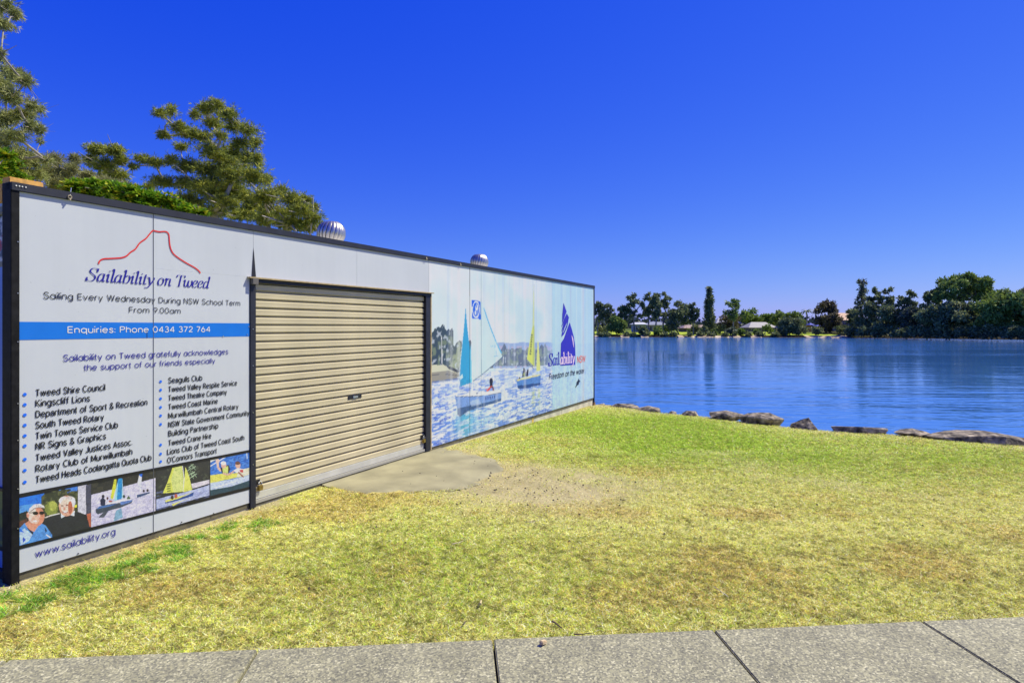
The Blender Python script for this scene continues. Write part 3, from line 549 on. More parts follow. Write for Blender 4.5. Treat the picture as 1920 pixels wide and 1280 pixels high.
# plain sans letters drawn as strokes (x, y in cap heights)
def A_(cx, cy, rx, ry, a0, a1, n=12): return [(cx + rx*math.cos(R(a0+(a1-a0)*i/n)), cy + ry*math.sin(R(a0+(a1-a0)*i/n))) for i in range(n+1)]
_bw = A_(.27, .35, .27, .35, 0, 360, 18); _ar = [(0, .0), (0, .45)]
SP = [(.38,.56),(.31,.67),(.19,.71),(.07,.66),(.03,.53),(.11,.42),(.28,.33),(.39,.21),(.34,.05),(.2,-.01),(.07,.04),(.0,.16)]
def _s(k, kx): return cr_spline([(x*kx, y*k) for x, y in SP], 3)
SF = {'a': (.54, [_bw, [(.54,.7),(.54,0)]]), 'b': (.54, [[(0,1),(0,0)], _bw]), 'c': (.47, [A_(.27,.35,.27,.35,48,312)]), 'd': (.54, [_bw, [(.54,1),(.54,0)]]),
 'e': (.54, [[(.02,.37),(.53,.37)], A_(.27,.35,.27,.35,5,318)]), 'f': (.22, [[(.07,0),(.07,.8)]+A_(.22,.82,.15,.18,180,80,6), [(-.08,.68),(.24,.68)]]),
 'g': (.54, [_bw, [(.54,.7),(.54,-.08)]+A_(.28,-.06,.26,.23,0,-150,8)]), 'h': (.46, [[(0,1),(0,0)], A_(.23,.45,.23,.25,180,0)+[(.46,0)]]), 'i': (0, [[(0,.64),(0,0)], [(0,.88),(0,1.04)]]),
 'k': (.44, [[(0,1),(0,0)], [(.42,.7),(0,.26)], [(.15,.42),(.46,0)]]), 'l': (0, [[(0,1),(0,0)]]), 'm': (.78, [[(0,.7),(0,0)], A_(.195,.48,.195,.22,180,0)+[(.39,0)], A_(.585,.48,.195,.22,180,0)+[(.78,0)]]),
 'n': (.46, [[(0,.7),(0,0)], A_(.23,.45,.23,.25,180,0)+[(.46,0)]]), 'o': (.56, [A_(.28,.35,.28,.35,0,360,18)]), 'p': (.54, [[(0,.7),(0,-.28)], _bw]), 'q': (.54, [_bw, [(.54,.7),(.54,-.28)]]),
 'r': (.24, [[(0,.7),(0,0)], A_(.2,.42,.2,.27,180,75,6)]), 's': (.4, [_s(1, 1)]), 't': (.22, [[(.08,.95),(.08,.12)]+A_(.18,.12,.10,.12,180,280,5), [(-.06,.68),(.24,.68)]]),
 'u': (.46, [[(0,.7),(0,.25)]+A_(.23,.25,.23,.25,180,360), [(.46,.7),(.46,0)]]), 'v': (.5, [[(0,.7),(.25,0)], [(.25,0),(.5,.7)]]), 'w': (.78, [[(0,.7),(.2,0)], [(.2,0),(.39,.7)], [(.39,.7),(.58,0)], [(.58,0),(.78,.7)]]), 'y': (.5, [[(0,.7),(.26,.02)], [(.5,.7),(.16,-.28)]]),
 'S': (.54, [_s(1.42, 1.36)]), 'E': (.46, [[(0,1),(0,0)], [(0,.97),(.46,.97)], [(0,.03),(.46,.03)], [(0,.52),(.42,.52)]]), 'W': (.92, [[(0,1),(.23,0)], [(.23,0),(.46,1)], [(.46,1),(.69,0)], [(.69,0),(.92,1)]]),
 'D': (.6, [[(0,0),(0,1)], [(0,.97),(.2,.97)]+A_(.2,.5,.4,.47,90,-90)+[(0,.03)]]), 'N': (.56, [[(0,0),(0,1)], [(0,1),(.56,0)], [(.56,0),(.56,1)]]), 'T': (.54, [[(0,.96),(.54,.96)], [(.27,1),(.27,0)]]),
 'F': (.44, [[(0,1),(0,0)], [(0,.97),(.44,.97)], [(0,.5),(.4,.5)]]), 'P': (.5, [[(0,0),(0,1)], [(0,.97),(.25,.97)]+A_(.25,.73,.25,.24,90,-90)+[(0,.49)]]), 'R': (.52, [[(0,0),(0,1)], [(0,.97),(.25,.97)]+A_(.25,.73,.25,.24,90,-90)+[(0,.49)], [(.26,.5),(.52,0)]]),
 'K': (.54, [[(0,0),(0,1)], [(.5,1),(0,.38)], [(.15,.56),(.54,0)]]), 'L': (.42, [[(0,1),(0,0)], [(0,.03),(.42,.03)]]), 'C': (.64, [A_(.35,.5,.35,.5,48,312,18)]), 'G': (.68, [A_(.35,.5,.35,.5,48,330,18), [(.67,.0),(.67,.45)], [(.67,.45),(.4,.45)]]),
 'M': (.7, [[(0,0),(0,1)], [(0,1),(.35,.12)], [(.35,.12),(.7,1)], [(.7,1),(.7,0)]]), 'B': (.52, [[(0,0),(0,1)], [(0,.97),(.26,.97)]+A_(.26,.75,.21,.22,90,-90)+[(0,.53)], [(.2,.53),(.26,.53)]+A_(.26,.28,.26,.25,90,-90)+[(0,.03)]]),
 'V': (.6, [[(0,1),(.3,0)], [(.3,0),(.6,1)]]), 'J': (.4, [[(.4,1),(.4,.22)]+A_(.2,.22,.2,.22,0,-175,8)]), 'O': (.7, [A_(.35,.5,.35,.5,0,360,22)]), 'Q': (.7, [A_(.35,.5,.35,.5,0,360,22), [(.42,.22),(.7,-.03)]]), 'H': (.54, [[(0,0),(0,1)], [(.54,0),(.54,1)], [(0,.52),(.54,.52)]]),
 'A': (.6, [[(0,0),(.3,1)], [(.3,1),(.6,0)], [(.1,.32),(.5,.32)]]), '&': (.62, [cr_spline([(.62,0),(.14,.74),(.16,.93),(.3,1),(.42,.9),(.40,.72),(.1,.4),(.02,.22),(.12,.03),(.3,0),(.48,.12),(.6,.42)], 3)]), '.': (0, [[(0,0),(0,.13)]]), ':': (0, [[(0,0),(0,.13)], [(0,.5),(0,.63)]]), "'": (0, [[(0,1),(0,.76)]]),
 '0': (.52, [A_(.26,.5,.26,.5,0,360,20)]), '2': (.5, [A_(.25,.73,.24,.27,170,-35,10)+[(0,.03)], [(0,.03),(.5,.03)]]), '3': (.48, [A_(.23,.76,.20,.24,150,-95,9), A_(.23,.27,.25,.27,95,-150,10)]), '4': (.56, [[(.42,0),(.42,1)], [(.42,1),(0,.28)], [(0,.28),(.56,.28)]]), '6': (.52, [A_(.26,.3,.26,.3,0,360,18), [(.02,.40),(.32,1)]]), '7': (.48, [[(0,.97),(.48,.97)], [(.48,.97),(.14,0)]]), '9': (.52, [A_(.26,.7,.26,.3,0,360,18), [(.50,.60),(.20,0)]]), ' ': (.20, [])}
SF['a2'] = (.46, [A_(.24,.47,.21,.23,165,0)+[(.45,.1),(.48,0)], [(.45,.42),(.2,.39)]+A_(.17,.20,.17,.19,90,270)+[(.3,.03),(.45,.14)]])
def letter(body, s0, s1_, z, cap, m, w=.075, shear=0, y=-.0040, gap=.20, lab=None, ds=False):
    """w: stroke half width in cap heights"""
    G = [SF['a2' if ds and c == 'a' else c] for c in body]
    tot = sum(g_[0] + gap for g_ in G) - gap; wc = w*cap; ax = (s1_-s0-2*wc*.9)/tot; mb = MB(); x = 0; lay = 0
    for g_ in G:
        for P in g_[1]:
            lay += 1; V = []
            Q = [(s0 + wc*.9 + (x+px_)*ax, (w*.6 + py_*(1-w*1.2)) * cap) for px_, py_ in P]
            n_ = len(Q)
            for i in range(n_):
                a_ = Q[i-1] if i else (Q[-2] if P[0] == P[-1] and n_ > 3 else Q[0]); b_ = Q[i+1] if i < n_-1 else (Q[1] if P[0] == P[-1] and n_ > 3 else Q[-1])
                dx, dy = b_[0]-a_[0], b_[1]-a_[1]; l = math.hypot(dx, dy) or 1; nx, ny = -dy/l*wc, dx/l*wc
                for sg in (1, -1): V.append((Q[i][0]+nx*sg + shear*(Q[i][1]+ny*sg), y - .0001*(lay % 6), z + Q[i][1]+ny*sg))
            mb.add(V, [(2*i, 2*i+1, 2*i+3, 2*i+2) for i in range(n_-1)])
        x += g_[0] + gap
    o = mb.build('lettering', m, cont); o['label'] = lab or ('lettering reading ' + body.replace("'", '')); return o
def letpx(body, x0, x1, y0, cappx, m, **k):
    Dz = (4.30 + UY*ws(x0)); letter(body, ws(x0), ws(x1), wz(x0, y0), cappx*Dz/FPX, m, **k)
letpx('Sailing Every Wednesday During NSW School Term', 81, 450, 560, 13, blk_print, w=.056)
letpx('From 9.00am', 241.6, 338.4, 586, 11, blk_print, w=.056)
letpx('Enquiries: Phone 0434 372 764', 126, 394, 624.4, 12.8, white_print, w=.07)
letpx('Sailability on Tweed gratefully acknowledges', 118, 427.5, 677.5, 12.6, navy_print, w=.058)
letpx('the support of our friends especially', 157, 403, 695, 11.8, navy_print, w=.058)
for t, x1, yb in (('Tweed Shire Council', 197, 743), ('Kingscliff Lions', 168.4, 762.5), ('Department of Sport & Recreation', 276, 783), ('South Tweed Rotary', 194.5, 803.7), ('Twin Towns Service Club', 221, 823.6), ('NR Signs & Graphics', 198.6, 843.2), ('Tweed Valley Justices Assoc.', 247.4, 864.5), ('Rotary Club of Murwillumbah', 248, 884.8), ('Tweed Heads Coolangatta Quota Club', 283.8, 905.4)):
    letpx(t, 66, x1, yb, 13.4, blk_print, w=.070, gap=.21, ds=True)
for t, x1, yb in (('Seagulls Club', 379, 718.5), ('Tweed Valley Respite Service', 444.3, 735), ('Tweed Theatre Company', 425, 751.5), ('Tweed Coast Marine', 408.2, 768), ('Murwillumbah Central Rotary', 446.7, 784.5), ('NSW State Government Community', 467, 801.3), ('Building Partnership', 409, 818), ('Tweed Crane Hire', 396, 835.7), ('Lions Club of Tweed Coast South', 457.7, 852.5), ("O'Connors Transport", 406.2, 868.3)):
    letpx(t, 315 if yb < 850 else 313, x1, yb, 11, blk_print, w=.070, gap=.21, ds=True)
letpx('www.sailability.org', 65.5, 216, 1045, 14, navy_print, w=.05)
def disc(px, py, r, m):
    s_, z_ = ws(px), wz(px, py); raw('bullet', [(s_+r*math.cos(a*math.pi/8), -.004, z_+r*math.sin(a*math.pi/8)) for a in range(16)], [tuple(range(16))], m, cont)
for zy in (172, 228, 284, 340, 397, 452, 526, 586, 650): disc(46, 680+zy/2.91, .0115, dot_print)
for zy in (102, 148, 195, 242, 288, 335, 447, 496, 538): disc(300.7, 680+zy/2.91, .0115, dot_print)

# broad-nib glyph strokes for the serif italic logos
GL = {'S': (.60, [[(.53,.74),(.50,.93),(.33,1.0),(.18,.95),(.11,.80),(.17,.65),(.32,.52),(.46,.38),(.48,.18),(.36,.02),(.2,0),(.06,.07),(.02,.27)], [(.53,.72),(.54,.99)], [(.02,.0),(.02,.28)]]),
 'a': (.50, [[(.36,.54),(.24,.62),(.10,.52),(.05,.30),(.07,.08),(.16,0),(.27,.10),(.36,.32)], [(.37,.62),(.36,.15),(.40,.01),(.48,.07)]]),
 'i': (.26, [[(.02,.50),(.12,.61),(.12,.12),(.17,0),(.24,.07)], [(.125,.82),(.135,.88)]]),
 'l': (.26, [[(.02,.93),(.12,1.0),(.12,.12),(.17,0),(.24,.07)]]),
 'b': (.48, [[(-.01,.93),(.09,1.0),(.09,.12),(.2,0),(.34,.06),(.42,.3),(.38,.55),(.26,.62),(.12,.48)]]),
 't': (.30, [[(.13,.82),(.12,.12),(.18,0),(.27,.08)], [(.0,.6),(.27,.6)]]),
 'y': (.46, [[(.0,.55),(.08,.6),(.17,.3),(.22,.05)], [(.40,.6),(.42,.45),(.3,.1),(.16,-.20),(.02,-.30),(-.06,-.24)]]),
 'o': (.48, [[(.22,.62),(.09,.52),(.04,.30),(.09,.08),(.2,0),(.33,.09),(.39,.32),(.34,.54),(.22,.62)]]),
 'n': (.54, [[(.0,.52),(.10,.61),(.1,0)], [(.1,.40),(.22,.6),(.34,.58),(.36,.42),(.36,.12),(.41,0),(.49,.07)]]),
 'T': (.58, [[(.29,.98),(.29,.0)], [(.0,.80),(.03,.97),(.29,.98),(.55,.97),(.58,.80)], [(.16,0),(.42,0)]]),
 'w': (.66, [[(-.02,.52),(.07,.6),(.08,.2),(.18,0),(.30,.15),(.34,.58)], [(.34,.58),(.35,.2),(.45,0),(.57,.15),(.62,.42),(.56,.6)]]),
 'e': (.42, [[(.06,.30),(.24,.34),(.35,.46),(.31,.60),(.20,.62),(.08,.48),(.04,.25),(.1,.05),(.22,0),(.36,.12)]]),
 'd': (.50, [[(.36,.54),(.24,.62),(.10,.52),(.05,.30),(.07,.08),(.16,0),(.27,.10),(.36,.32)], [(.30,.95),(.38,1.0),(.36,.15),(.40,.01),(.48,.07)]]),
 ' ': (.24, [])}
def nib_text(word, s0, s1_, z, cap, m, shear=.26, aw=.05, bw=.016, y=-.0042, lab=None, xk=1):
    tot = sum(GL[c][0] for c in word); ax = (s1_-s0)/tot; mb = MB(); x = 0; lay = 0
    for c in word:
        for st in GL[c][1]:
            lay += 1
            P = cr_spline(st); V = []
            for i, (px_, py_) in enumerate(P):
                a_ = P[max(i-1, 0)]; b_ = P[min(i+1, len(P)-1)]; dx, dy = b_[0]-a_[0], b_[1]-a_[1]; l = math.hypot(dx, dy) or 1; nx, ny = -dy/l, dx/l
                h = math.hypot(aw*nx, bw*ny)
                for sg in (1, -1): 
                    gx_, gy_ = px_+nx*h*sg, py_+ny*h*sg
                    V.append((s0 + (x+gx_)*ax + shear*gy_*cap, y - .00012*(lay % 5), z + gy_*cap))
            mb.add(V, [(2*i, 2*i+1, 2*i+3, 2*i+2) for i in range(len(P)-1)])
        x += GL[c][0]
    o = mb.build('lettering', m, cont); o['label'] = lab; return o
c0 = (4.30+UY*ws(160))/FPX
nib_text('Sailability on Tweed', ws(160), ws(391), wz(160, 526), 24.5*c0, navy_print, lab='italic lettering reading Sailability on Tweed', aw=.047, bw=.013)
mt = [(255,555),(262,525),(285,498),(330,482),(400,478),(480,474),(560,468),(610,456),(650,435),(700,388),(765,345),(825,262),(910,200),(960,140),(1005,92),(1040,98),(1100,108),(1160,104),(1200,112),(1228,150),(1235,240),(1250,330),(1290,410),(1370,475),(1480,545),(1580,600),(1640,645),(1665,680)]
mtp = cr_spline([(ws(150+a/7.385), wz(150+a/7.385, 420+b/7.385)) for a, b in mt], 4); V = []
for i, (a_, b_) in enumerate(mtp):
    p0 = mtp[max(i-1, 0)]; p1 = mtp[min(i+1, len(mtp)-1)]; dx, dy = p1[0]-p0[0], p1[1]-p0[1]; l = math.hypot(dx, dy); w_ = .0052
    V += [(a_-dy/l*w_, -.0042, b_+dx/l*w_), (a_+dy/l*w_, -.0042, b_-dx/l*w_)]
raw('mountain_line', V, [(2*i, 2*i+1, 2*i+3, 2*i+2) for i in range(len(mtp)-1)], red_print, cont)['label'] = 'red outline of a mountain'

# logo at the river end
def q5(zx, zy): return (1010 + zx/5.565, 550 + zy/5.565)
def lg(pts, m, y=-.0045, nm='logo_shape'): return wall_poly(nm, [q5(*t) for t in pts], m, y)
purple = mat('purple_print', l4((46, 34, 176), 1.0), .4); pink = mat('pale_pink_print', l4((236, 206, 224)), .4); orange = mat('orange_print', l4((238, 120, 96)), .4); darkred = mat('plum_print', l4((96, 26, 120)), .4)
lg([(258, 98), (272, 140), (290, 190), (268, 250), (244, 308), (246, 220)], purple)
for o_, t_ in ((0, 1), (26, 1.0), (52, 1.25)):
    lg([(292+o_*.3, 208+o_*.55), (300+o_*.3, 222+o_*.6), (268, 290+o_*1.35), (238, 352+o_*1.9), (238, 336+o_*1.8), (262, 270+o_*1.2)], purple)
lg([(238, 430), (262, 398), (290, 330), (304, 262), (310, 270), (296, 350), (262, 425), (238, 452)], purple, -.0052)
lg([(322, 302), (345, 375), (366, 455), (378, 540), (382, 640), (380, 742), (225, 752), (228, 640), (232, 516), (262, 470), (290, 390)], purple)
lg([(340, 430), (358, 470), (366, 560), (362, 560)], pink, -.0055)
zb = wz(1030, 685)
cpl = (4.30+UY*ws(1030))/FPX
nib_text('Sail', ws(1028.5), ws(1049), wz(1028.5, 686), 23*cpl, purple, shear=.03, aw=.062, bw=.02, lab='lettering reading Sail')
nib_text('ability', ws(1050), ws(1077), wz(1050, 683), 22*cpl, pink, shear=.06, aw=.065, bw=.028, lab='pale lettering reading ability', y=-.0056)
letpx('NSW', 1082, 1097.5, 680.5, 13, orange, w=.08, shear=.05)
letpx('Freedom on the water', 1029, 1095, 712, 11.5, mat('charcoal_print', (.03, .03, .05), .4), w=.078, shear=.2)
lg([(418, 886), (424, 905), (434, 918), (420, 925), (416, 950), (400, 958), (384, 984), (380, 978), (392, 950), (396, 920), (408, 908)], blk_print, nm='bird_mark')
dust_px = [(1005, 628), (1003, 634)]

# frame members
MB().box(-.052, 0, -.012, .10, -.04, 2.70).build('corner_post', mat('black_corner_steel', (.010, .010, .011), .6, noise=(20, .6), spec=.15), cont, bevel=.003)
MB().box(LN, LN+.05, -.012, .10, -.14, 2.70).build('corner_post', navy, cont, bevel=.003)
MB().box(-.052, LN+.05, -.02, .06, ZT, 2.702).build('top_rail', navy, cont, bevel=.003)
MB().box(-.0, LN, .012, .08, -.01, ZB-.002).build('bottom_rail', mat('bottom_rail_steel', (.13, .115, .07), .7, noise=(8, .6)), cont)
pl = mat('footing_concrete', (.50, .47, .36), .9, noise=(5, .3, 7), bump=(60, .4, .004))
for k in range(6):
    a_ = .02 + k*LN/6; MB().box(a_, a_+LN/6-.012, .02, .35, -.35, -.012).build('footing_block', pl, cont, bevel=.004)
MB().box(0, LN, WD-.05, WD, ZB, 2.66).build('rear_wall', mat('rear_wall_paint', (.5, .52, .5), .6, noise=(2, .2)), cont)
MB().box(LN-.03, LN, .10, WD-.05, ZB, 2.66).build('far_end_wall', mat('far_end_paint', (.55, .6, .62), .5, noise=(2, .2)), cont)
MB().box(-.05, LN+.05, .06, WD, 2.66, 2.685).build('roof', mat('roof_steel', (.42, .43, .42), .5, noise=(2, .3)), cont)
MB().box(-.03, LN, .10, WD, -.05, ZB-.004).build('floor_frame', black, cont)
MB().box(1.9, 5.05, .3, .32, .05, 2.2).build('lining', black, cont)
# near end, only its first few centimetres face the camera
def endp(P):
    T, Z = P.S, P.Z
    P.c[:] = lin((84, 130, 214), .9); P.mask(fbm(T*2, Z*1.5, 3)*sst(1.9, 2.4, Z), (170, 196, 236))
    def band(z0, z1, col, a=1.0): P.mask(((Z > z0) & (Z < z1))*a, col)
    band(2.58, 2.62, (205, 214, 224)); band(2.51, 2.56, (120, 120, 96)); band(2.18, 2.507, (190, 196, 206)); P.mask(((Z > 2.18) & (Z < 2.507))*sst(.5, .62, fbm(T*30, Z*18, 8)), (60, 70, 90)); P.mask(((Z > 2.25) & (Z < 2.36))*sst(.55, .6, fbm(T*30, Z*22, 12)), (170, 40, 36))
    band(2.14, 2.18, (120, 116, 90)); band(.58, .60, (10, 10, 14)); band(.19, .58, (60, 84, 86)); P.mask(((Z > .19) & (Z < .58))*sst(.45, .6, fbm(T*14, Z*14, 8)), (96, 116, 70)); band(.16, .19, (10, 10, 14))
    P.mask((blob(T, Z, .11, 1.10, .02, .09))*.9, (150, 60, 40))
T_ = np.linspace(.10, WD-.05, 150); Z_ = np.linspace(ZB, 2.66, 260); TT, ZZ = np.meshgrid(T_, Z_); P = Paint(TT, ZZ); P.S, P.Z = TT, ZZ; endp(P)
raw('end_panel', np.stack([np.full(TT.size, -.0), TT.ravel(), ZZ.ravel()], 1), grid_faces(150, 260)[:, ::-1], mprint, cont, col=P.c.reshape(-1, 3)*.95)
MB().box(-.02, -.003, .10, WD-.05, 2.50, 2.52).build('end_rail', mat('olive_rail', (.2, .2, .13), .7), cont)
MB().box(-.02, -.003, .10, WD-.05, .582, .602).build('end_rail', black, cont)
# door head, jambs, curtain of slats
cream = mat('cream_door_steel', (.53, .465, .295), .42, noise=(2.5, .13, 8), bump=(30, .05, .002)); tan = mat('tan_edge', (.40, .31, .16), .6, noise=(20, .3))
MB().box(SD0-.03, SD1+.015, -.045, .02, 2.186, 2.199).build('door_head', tan, cont)
MB().box(SD0+.004, SD1, -.012, .02, 2.150, 2.185).build('door_head', navy, cont)  # lower strip of the head, coloured dark for the shadow under the edge
MB().box(SD0, 1.992, -.012, .10, -.02, 2.15).build('door_jamb', navy, cont, bevel=.002)
MB().box(4.885, 4.992, -.012, .10, .01, 2.15).build('door_jamb', navy, cont, bevel=.002)
MB().box(4.9925, SD1, -.016, .03, .01, 2.15).build('door_jamb', tan, cont, bevel=.002)
door = empty('roller_door', (0, 0, 0)); door.parent = cont
NS = 25; z0, z1 = .115, 2.16; pt = (z1-z0)/NS; sl0, sl1 = 1.994, 4.883; yb = .032
prof = [(.024, 0), (-.006, .01), (-.008, .05), (-.007, .30), (-.008, .64), (-.006, .68), (.015, .79), (.024, .82), (.024, 1)]
V = []; F = []
for xx in (sl0, sl1): V += [(xx, yb + a_, b_*pt) for a_, b_ in prof]
F = [(i, i+len(prof), i+1+len(prof), i+1) for i in range(len(prof)-1)]
s0m = raw('slat', V, F, cream, door); s0m.location = (0, 0, z0)
for k in range(1, NS):
    c = s0m.copy(); C.objects.link(c); c.parent = door; c.location = (0, random.uniform(-.0012, .0012), z0 + k*pt)
MB().box(sl0, sl1, yb-.012, yb+.02, .045, z0-.001).build('bottom_bar', mat('bright_sill', (.62, .62, .58), .35, metal=.4, noise=(6, .1)), door, bevel=.004)
MB().box(sl0, sl1, yb-.03, yb+.02, .012, .042).build('threshold', mat('threshold', (.34, .33, .28), .7), cont)
hs, hz = ws(668), wz(668, 744)
MB().box(hs-.12, hs+.12, yb-.014, yb-.007, hz-.02, hz+.02).build('door_handle', black, door, bevel=.003)
MB().box(hs-.04, hs+.045, yb-.022, yb-.0145, hz-.012, hz+.012).build('lock_plate', mat('lock_steel', (.6, .6, .55), .3, metal=.8), door, bevel=.002)
wall_poly('dark_gap', [(475, 464), (471.5, 519), (479.5, 519)], black, -.004)
MB().box(ws(468), ws(478), -.05, -.012, 2.13, 2.186).build('door_bracket', mat('bracket', (.12, .11, .10), .6), cont)
# screws
screw = mat('screw_head', (.5, .5, .46), .35, metal=.8)
def scr(s_, z_, y=-.002, r=.006, m=screw): MB().tube((s_, y, z_), (s_, y-.004, z_), r, n=8).build('screw', m, cont)
for px_ in (27, 33, 38.5, 45): scr(ws(px_), 2.678, -.021, .0045, mat('screw_white', (.75, .75, .7), .4) if px_ == 27 else bpy.data.materials['screw_white'])
for z_ in (.35, .62, .95, 1.2, 1.62, 1.95, 2.3): scr(-.012, z_, -.012, .0038)
for px_, py_ in ((146, 1037), (340, 978), (400, 962), (282, 1001), (418, 630), (463, 627), (466, 612)): scr(ws(px_), wz(px_, py_) if py_ > 650 else wz(px_, py_), -.003, .005, bpy.data.materials['black_steel'] if py_ > 650 else screw)
for z_ in (.4, .9, 1.35, 1.7): scr(1.955, z_, -.012, .005)
for sx in np.arange(5.6, 11.8, .58): scr(float(sx), .075 + .01*random.random(), -.001, .006)
for sx in np.arange(5.3, 11.8, .83): scr(float(sx), 2.62, -.001, .005)
def bolt(px_):
    s_ = ws(px_); rust = bpy.data.materials.get('rusty_bolt') or mat('rusty_bolt', (.42, .36, .24), .5, metal=.4, noise=(60, .5))
    mb = MB()
    for i in range(10):
        a_, b_ = 2*math.pi*i/10, 2*math.pi*(i+1)/10
        mb.tube((s_+.012*math.cos(a_), -.027, 2.662+.012*math.sin(a_)), (s_+.012*math.cos(b_), -.027, 2.662+.012*math.sin(b_)), .004, n=6)
    mb.tube((s_, -.018, 2.645), (s_, -.034, 2.645), .006, n=6); mb.build('eye_bolt', rust, cont)
for q_ in (127, 797, 861): bolt(q_)
MB().tube((ws(127), -.03, 2.672), (ws(141), .05, 2.745), .0028).build('tie_wire', screw, cont)
# rust at the river-end corner
MB().box(LN-.02, LN+.09, -.02, .12, -.17, -.07).build('corner_casting', mat('rusty_casting', (.25, .14, .07), .8, noise=(18, .6), bump=(50, .5, .004)), cont, bevel=.01)
MB().box(ws(1001)-.05, ws(1001)+.02, .012, .019, -.10, .0).build('rust_stain', mat('yellow_rust', (.62, .42, .08), .8, noise=(25, .4)), cont)

# turbine ventilators on the roof
galv = mat('galvanised_vane', (.62, .57, .47), .33, metal=.85, noise=(12, .2)); galv2 = mat('galvanised_base', (.55, .54, .5), .45, metal=.7, noise=(9, .25))
def ventilator(s_, t_, r, zb_, zt_):
    v = empty('roof_ventilator', (s_, t_, 2.685)); v.parent = cont
    H = zt_ - zb_
    MB().lathe([(r*.62, 0), (r*.60, zb_-2.685), (r*.70, zb_-2.685+.012), (r*.70, zb_-2.685+.02)], n=24).build('throat', galv2, v, True)
    MB().lathe([(r*.02, H+.012), (r*.3, H+.008), (r*.46, H-.008), (r*.47, H-.02)], n=24).build('cap', galv, v, True).location = (0, 0, zb_-2.685)
    nv = 20; first = None
    for k in range(nv):
        V = []
        for j in range(9):
            f = j/8; th = -1.02 + f*2.10; rr = r*max(0, math.cos(th))**.85; rr = max(rr, r*.42); z_ = H*(.5 + .5*math.sin(th)/math.sin(1.05)); tw = .42*(f-.5)
            for a_, q_ in ((0, .90), (.11, .985), (.26, 1.03), (.36, .99)): V.append((rr*q_*math.cos(a_+tw), rr*q_*math.sin(a_+tw), z_))
        F = [(j*4+i, j*4+i+1, j*4+i+5, j*4+i+4) for j in range(8) for i in range(3)]
        if first is None: first = raw('vane', V, F, galv, v, True); o = first
        else: o = first.copy(); C.objects.link(o); o.parent = v
        o.rotation_euler = (0, 0, 2*math.pi*k/nv); o.location = (0, 0, zb_-2.685)
    MB().lathe([(r*.40, .01), (r*.40, H-.02)], n=16).build('core', black, v).location = (0, 0, zb_-2.685)
ventilator(4.37, 1.22, .192, 2.875, 3.175); ventilator(8.56, 1.22, .178, 2.87, 3.155)

# things on and by the container
wood = mat('sawn_timber', (.62, .33, .07), .7, noise=(22, .45, 8), bump=(40, .4, .003)); 
LC = Matrix.Translation((-3.37, 4.30, 0)) @ Matrix.Rotation(math.atan2(UY, UX), 4, 'Z')
def timber(s_, t_, z_, lx, ly, lz, lab, rz=0):
    o = MB().box(-lx/2, lx/2, -ly/2, ly/2, 0, lz).build('timber_block', wood, bevel=.004)
    w = LC @ Vector((s_, t_, z_)); o.location = w; o.rotation_euler = (0, 0, math.atan2(UY, UX)+rz); tag(o, lab, 'timber', 'timber offcuts at the top corner of the container')
timber(.075, .10, 2.703, .21, .09, .045, 'short orange sawn timber offcut lying on the roof edge at the nearest top corner')
o = MB().box(-.03, .0, .10, .22, 2.575, 2.70).build('timber_block', wood, bevel=.004)
o.location = LC @ Vector((-.022, 0, 0)); o.rotation_euler = (0, 0, math.atan2(UY, UX)); tag(o, 'upright timber end fixed on the blue end wall just under the roof corner', 'timber', 'timber offcuts at the top corner of the container')
brass = mat('brass_padlock', (.34, .25, .08), .35, metal=.8, noise=(40, .3)); steel = mat('shackle_steel', (.45, .45, .43), .3, metal=.9)
def padlock(px_, py_, lab):
    s_, z_ = ws(px_), wz(px_, py_); w = LC @ Vector((s_, .0, z_)); r = empty('padlock', w, math.atan2(UY, UX)); tag(r, lab, 'padlock', 'padlocks on the roller door')
    MB().box(-.028, .028, -.014, .014, -.055, -.005).build('lock_body', brass, r, bevel=.006)
    mb = MB(); pts = [(-.018, 0, -.01), (-.018, 0, .018), (-.012, 0, .03), (0, 0, .036), (.012, 0, .03), (.018, 0, .018), (.018, 0, -.01)]
    for a_, b_ in zip(pts[:-1], pts[1:]): mb.tube(a_, b_, .0045, n=8)
    mb.build('shackle', steel, r, True)
    MB().box(-.05, .014, .016, .022, .005, .05).build('hasp', black, r)
padlock(488, 908, 'brass padlock at the lower left corner of the cream roller door'); padlock(795, 822, 'dark padlock at the lower right corner of the cream roller door by the blue jamb')

# ------------------------------------------------------------------ boulders along the bank edge
rockm = bpy.data.materials.new('basalt'); rockm.use_nodes = True
n = rockm.node_tree.nodes; L = rockm.node_tree.links; p = n['Principled BSDF']; p.inputs['Roughness'].default_value = .9
tc = n.new('ShaderNodeTexCoord'); t1 = n.new('ShaderNodeTexNoise'); t1.inputs['Scale'].default_value = 9; t1.inputs['Detail'].default_value = 10; L.new(tc.outputs['Object'], t1.inputs['Vector'])
cr = n.new('ShaderNodeValToRGB'); cr.color_ramp.elements[0].position = .35; cr.color_ramp.elements[0].color = (.035, .028, .02, 1); cr.color_ramp.elements[1].position = .68; cr.color_ramp.elements[1].color = (.46, .38, .26, 1)
e = cr.color_ramp.elements.new(.5); e.color = (.17, .14, .10, 1); L.new(t1.outputs[0], cr.inputs[0]); L.new(cr.outputs[0], p.inputs['Base Color'])
bp = n.new('ShaderNodeBump'); bp.inputs['Strength'].default_value = 1; bp.inputs['Distance'].default_value = .06; L.new(t1.outputs[0], bp.inputs['Height']); L.new(bp.outputs[0], p.inputs['Normal'])
